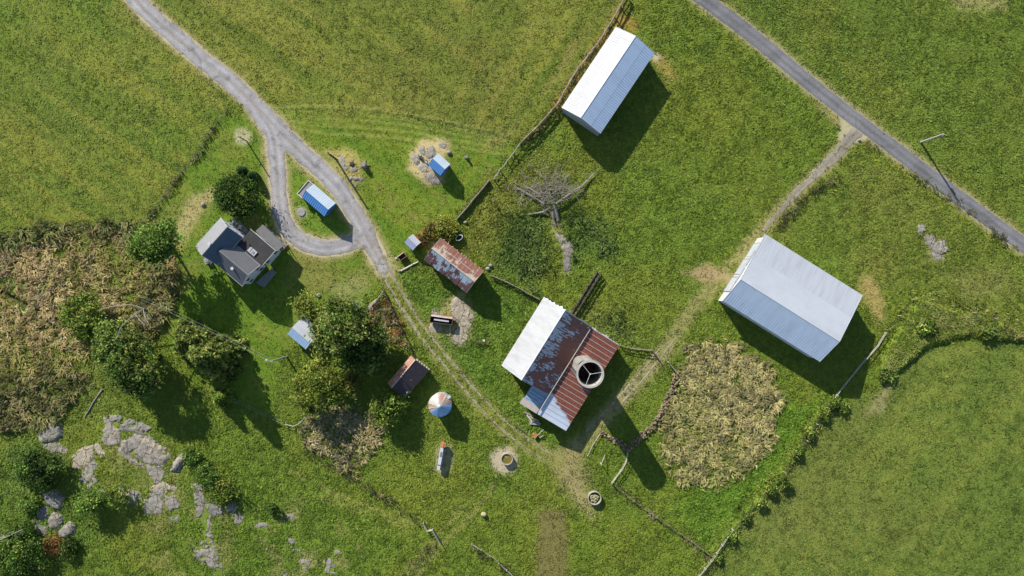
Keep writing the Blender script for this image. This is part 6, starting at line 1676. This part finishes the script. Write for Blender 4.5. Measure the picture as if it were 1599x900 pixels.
# old crate
x, y = unp(628, 401, .6)
r = empty('crate', 'rusty brown open crate between the tiny hut and the bent log', 'crate', (x, y, gzf(x, y)), .62)
RB_ = simple('red_brown_boards', (.26, .12, .08), .8, .2, 3)
for s in (-1, 1):
    m = MB(); m.box((0, s * .45, .5), (1.5, .06, 1.1)); m.build('side_board', RB_, r)
    m = MB(); m.box((s * .72, 0, .48), (.06, .83, 1.05)); m.build('end_board', TIMBER, r)
m = MB(); m.box((0, .47, 1.08), (1.55, .16, .06)); m.build('top_batten', simple('pale_red_batten', (.52, .36, .30), .7, .15, 3), r)
m = MB(); m.box((0, 0, .1), (1.4, .8, .08)); m.build('floor', TIMBERDK, r)
# stump and odd posts
def stump(px, py, label, r=.38, h=.9, mat=TIMBERDK):
    x, y = unp(px, py, h); m = MB()
    m.tube([(0, 0, -.3), (0, 0, .2), (.05, 0, h)], [r * 1.4, r * 1.05, r * .8], 10)
    for k in range(5): m.tube([(0, 0, .1), (r * 2.1 * math.cos(k * 1.26), r * 2.1 * math.sin(k * 1.26), .0)], [r * .4, r * .1], 5)
    o = m.build('stump', mat, None, (x, y, gzf(x, y))); tag(o, label, 'stump')
stump(728, 245, 'broken pale topped stump to the right of the pump house', .3, 1.0, BARKGREY)
stump(656.5, 246, 'dark old stump on the pale rock left of the pump house', .32, .6, DARKMET)
stump(567, 257, 'jagged bleached stump in the driveway rock garden', .55, 1.1, BARKGREY)
stump(549.5, 256, 'low dark stump on the tan soil of the driveway rock garden', .4, .35)
m = MB(); a = unp(658, 248, .4); b_ = unp(669, 253, .4); m.tube([(0, 0, 0), (b_[0] - a[0], b_[1] - a[1], .1)], .09, 6); o = m.build('pipe', DARKMET, None, (a[0], a[1], gzf(*a) + .5)); tag(o, 'dark pipe running from the stump to the pump house wall', 'pipe')
def post(px, py, h, label, mat=TIMBER, lean=(0, 0)):
    x, y = unp(px, py, 0); m = MB(); m.tube([(0, 0, -.3), (lean[0], lean[1], h)], [.1, .08], 7); m.tube([(lean[0] * .6 - .25, lean[1] * .6 - .1, h * .6), (lean[0] * .6 + .3, lean[1] * .6 + .15, h * .68)], .05, 5)
    o = m.build('old_post', mat, None, (x, y, gzf(x, y))); tag(o, label, 'post')
post(788, 476, 1.2, 'leaning dark post at the end of the rusty shed shadow', TIMBERDK, (.4, .5))
post(828, 452, 1.1, 'weathered post where the old fence meets the barn corner', TIMBER, (.1, .2))
# old hay rake
x, y = unp(753, 533, .6)
r = empty('hay_rake', 'rusty old hay rake in the grass below the rusty shed shadow', 'farm implement', (x, y, gzf(x, y)), -.15)
for s in (-1, 1):
    m = MB(); 
    for k in range(24):
        a0 = 2 * PI * k / 24; a1 = 2 * PI * (k + 1) / 24
        m.tube([(s * 1.3, .6 * math.cos(a0), .62 + .6 * math.sin(a0)), (s * 1.3, .6 * math.cos(a1), .62 + .6 * math.sin(a1))], .035, 4, cap=False)
    for k in range(8): m.tube([(s * 1.3, 0, .62), (s * 1.3, .6 * math.cos(k * PI / 4), .62 + .6 * math.sin(k * PI / 4))], .018, 4)
    m.build('wheel', RUSTY, r)
m = MB(); m.tube([(-1.35, 0, .62), (1.35, 0, .62)], .05, 6); m.tube([(0, 0, .62), (.2, 1.7, .3)], .05, 6); m.build('axle', DARKMET, r)
m = MB()
for k in range(16): m.tube([(-1.2 + k * .16, 0, .75), (-1.2 + k * .16, -.5, .6), (-1.2 + k * .16, -.45, .05)], .018, 4)
m.build('tines', RUSTY, r)
m = MB(); m.box((.3, .2, .85), (.45, .4, .06)); m.build('seat', PALEWOOD, r)
# boards and scrap by the barn's lower corner
x, y = unp(836, 681, .4)
r = empty('rusted_machine', 'small orange rusted machine with pale bars below the barn annex', 'farm machine', (x, y, gzf(x, y)), .9)
m = MB(); m.box((0, 0, .45), (.8, .55, .5)); m.box((.1, .5, .3), (.5, .25, .5)); m.build('body', RUSTOR, r)
m = MB(); m.tube([(.1, -.2, .6), (2.0, -.35, .9)], .05, 6); m.build('bar', PALEWOOD, r)
m = MB(); m.tube([(.2, -.9, .3), (1.0, -1.1, .6)], .05, 6); m.build('bar', PALEWOOD, r)
x, y = unp(832, 655, .3)
r = empty('scrap_heap', 'grey boards and tin leaning below the barn annex wall', 'scrap', (x, y, gzf(x, y)), -.6)
for k, (bx, by, l, w_, z, rz_) in enumerate(((-1.2, .4, 2.2, .35, .3, .2), (-.6, -.2, 1.8, .3, .42, -.3), (.5, -.5, 1.6, .7, .35, .5), (1.1, .0, 1.3, .6, .5, -.1), (.1, .3, 2.0, .22, .62, .1))):
    m = MB(); m.box((bx, by, z), (l, w_, .07), rz=rz_, ry=.08 * (k - 2)); m.build('board', (TIMBER, LOGGREY, CONCDK, BARKGREY, PALEWOOD)[k], r)
a = unp(806, 668, .2)
log(804, 664, 822, 678, .12, 'short dark log in the grass left of the rusted machine', None, TIMBERDK, .2)
build_grass()
# ------------------------------------------------------------------ light, sky, camera
sc = bpy.context.scene
w = bpy.data.worlds.new('World'); sc.world = w; w.use_nodes = True
nt = w.node_tree
sky = nt.nodes.new('ShaderNodeTexSky'); sky.sky_type = 'NISHITA'; sky.sun_disc = False
sky.sun_elevation = SUN_EL; sky.sun_rotation = math.atan2(-SHX, -SHY)
sky.air_density = 1.0; sky.dust_density = .35; sky.ozone_density = 1.2
nt.links.new(sky.outputs[0], nt.nodes['Background'].inputs[0]); nt.nodes['Background'].inputs[1].default_value = .092
L = bpy.data.lights.new('sun', 'SUN'); L.energy = 4.9; L.angle = math.radians(.5); L.color = (1, .95, .87)
so = bpy.data.objects.new('sun', L); C.objects.link(so)
from mathutils import Vector
d = Vector((SHX * math.cos(SUN_EL), SHY * math.cos(SUN_EL), -math.sin(SUN_EL)))
so.rotation_euler = d.to_track_quat('-Z', 'Y').to_euler(); so.location = (-60, 90, 80)
cam = bpy.data.cameras.new('camera'); co = bpy.data.objects.new('camera', cam); C.objects.link(co)
co.location = (0, 0, H); co.rotation_euler = (0, 0, 0)
cam.sensor_width = 36; cam.lens = 36 * H / (1599 / S); cam.clip_end = 6000; cam.clip_start = 1
sc.camera = co
vs = sc.view_settings
vs.view_transform = 'Standard'; vs.look = 'None'; vs.gamma = 1.0; vs.exposure = .75; vs.use_curve_mapping = False
sc.render.film_transparent = False
sc.cycles.max_bounces = 6; sc.cycles.diffuse_bounces = 3; sc.cycles.transmission_bounces = 4
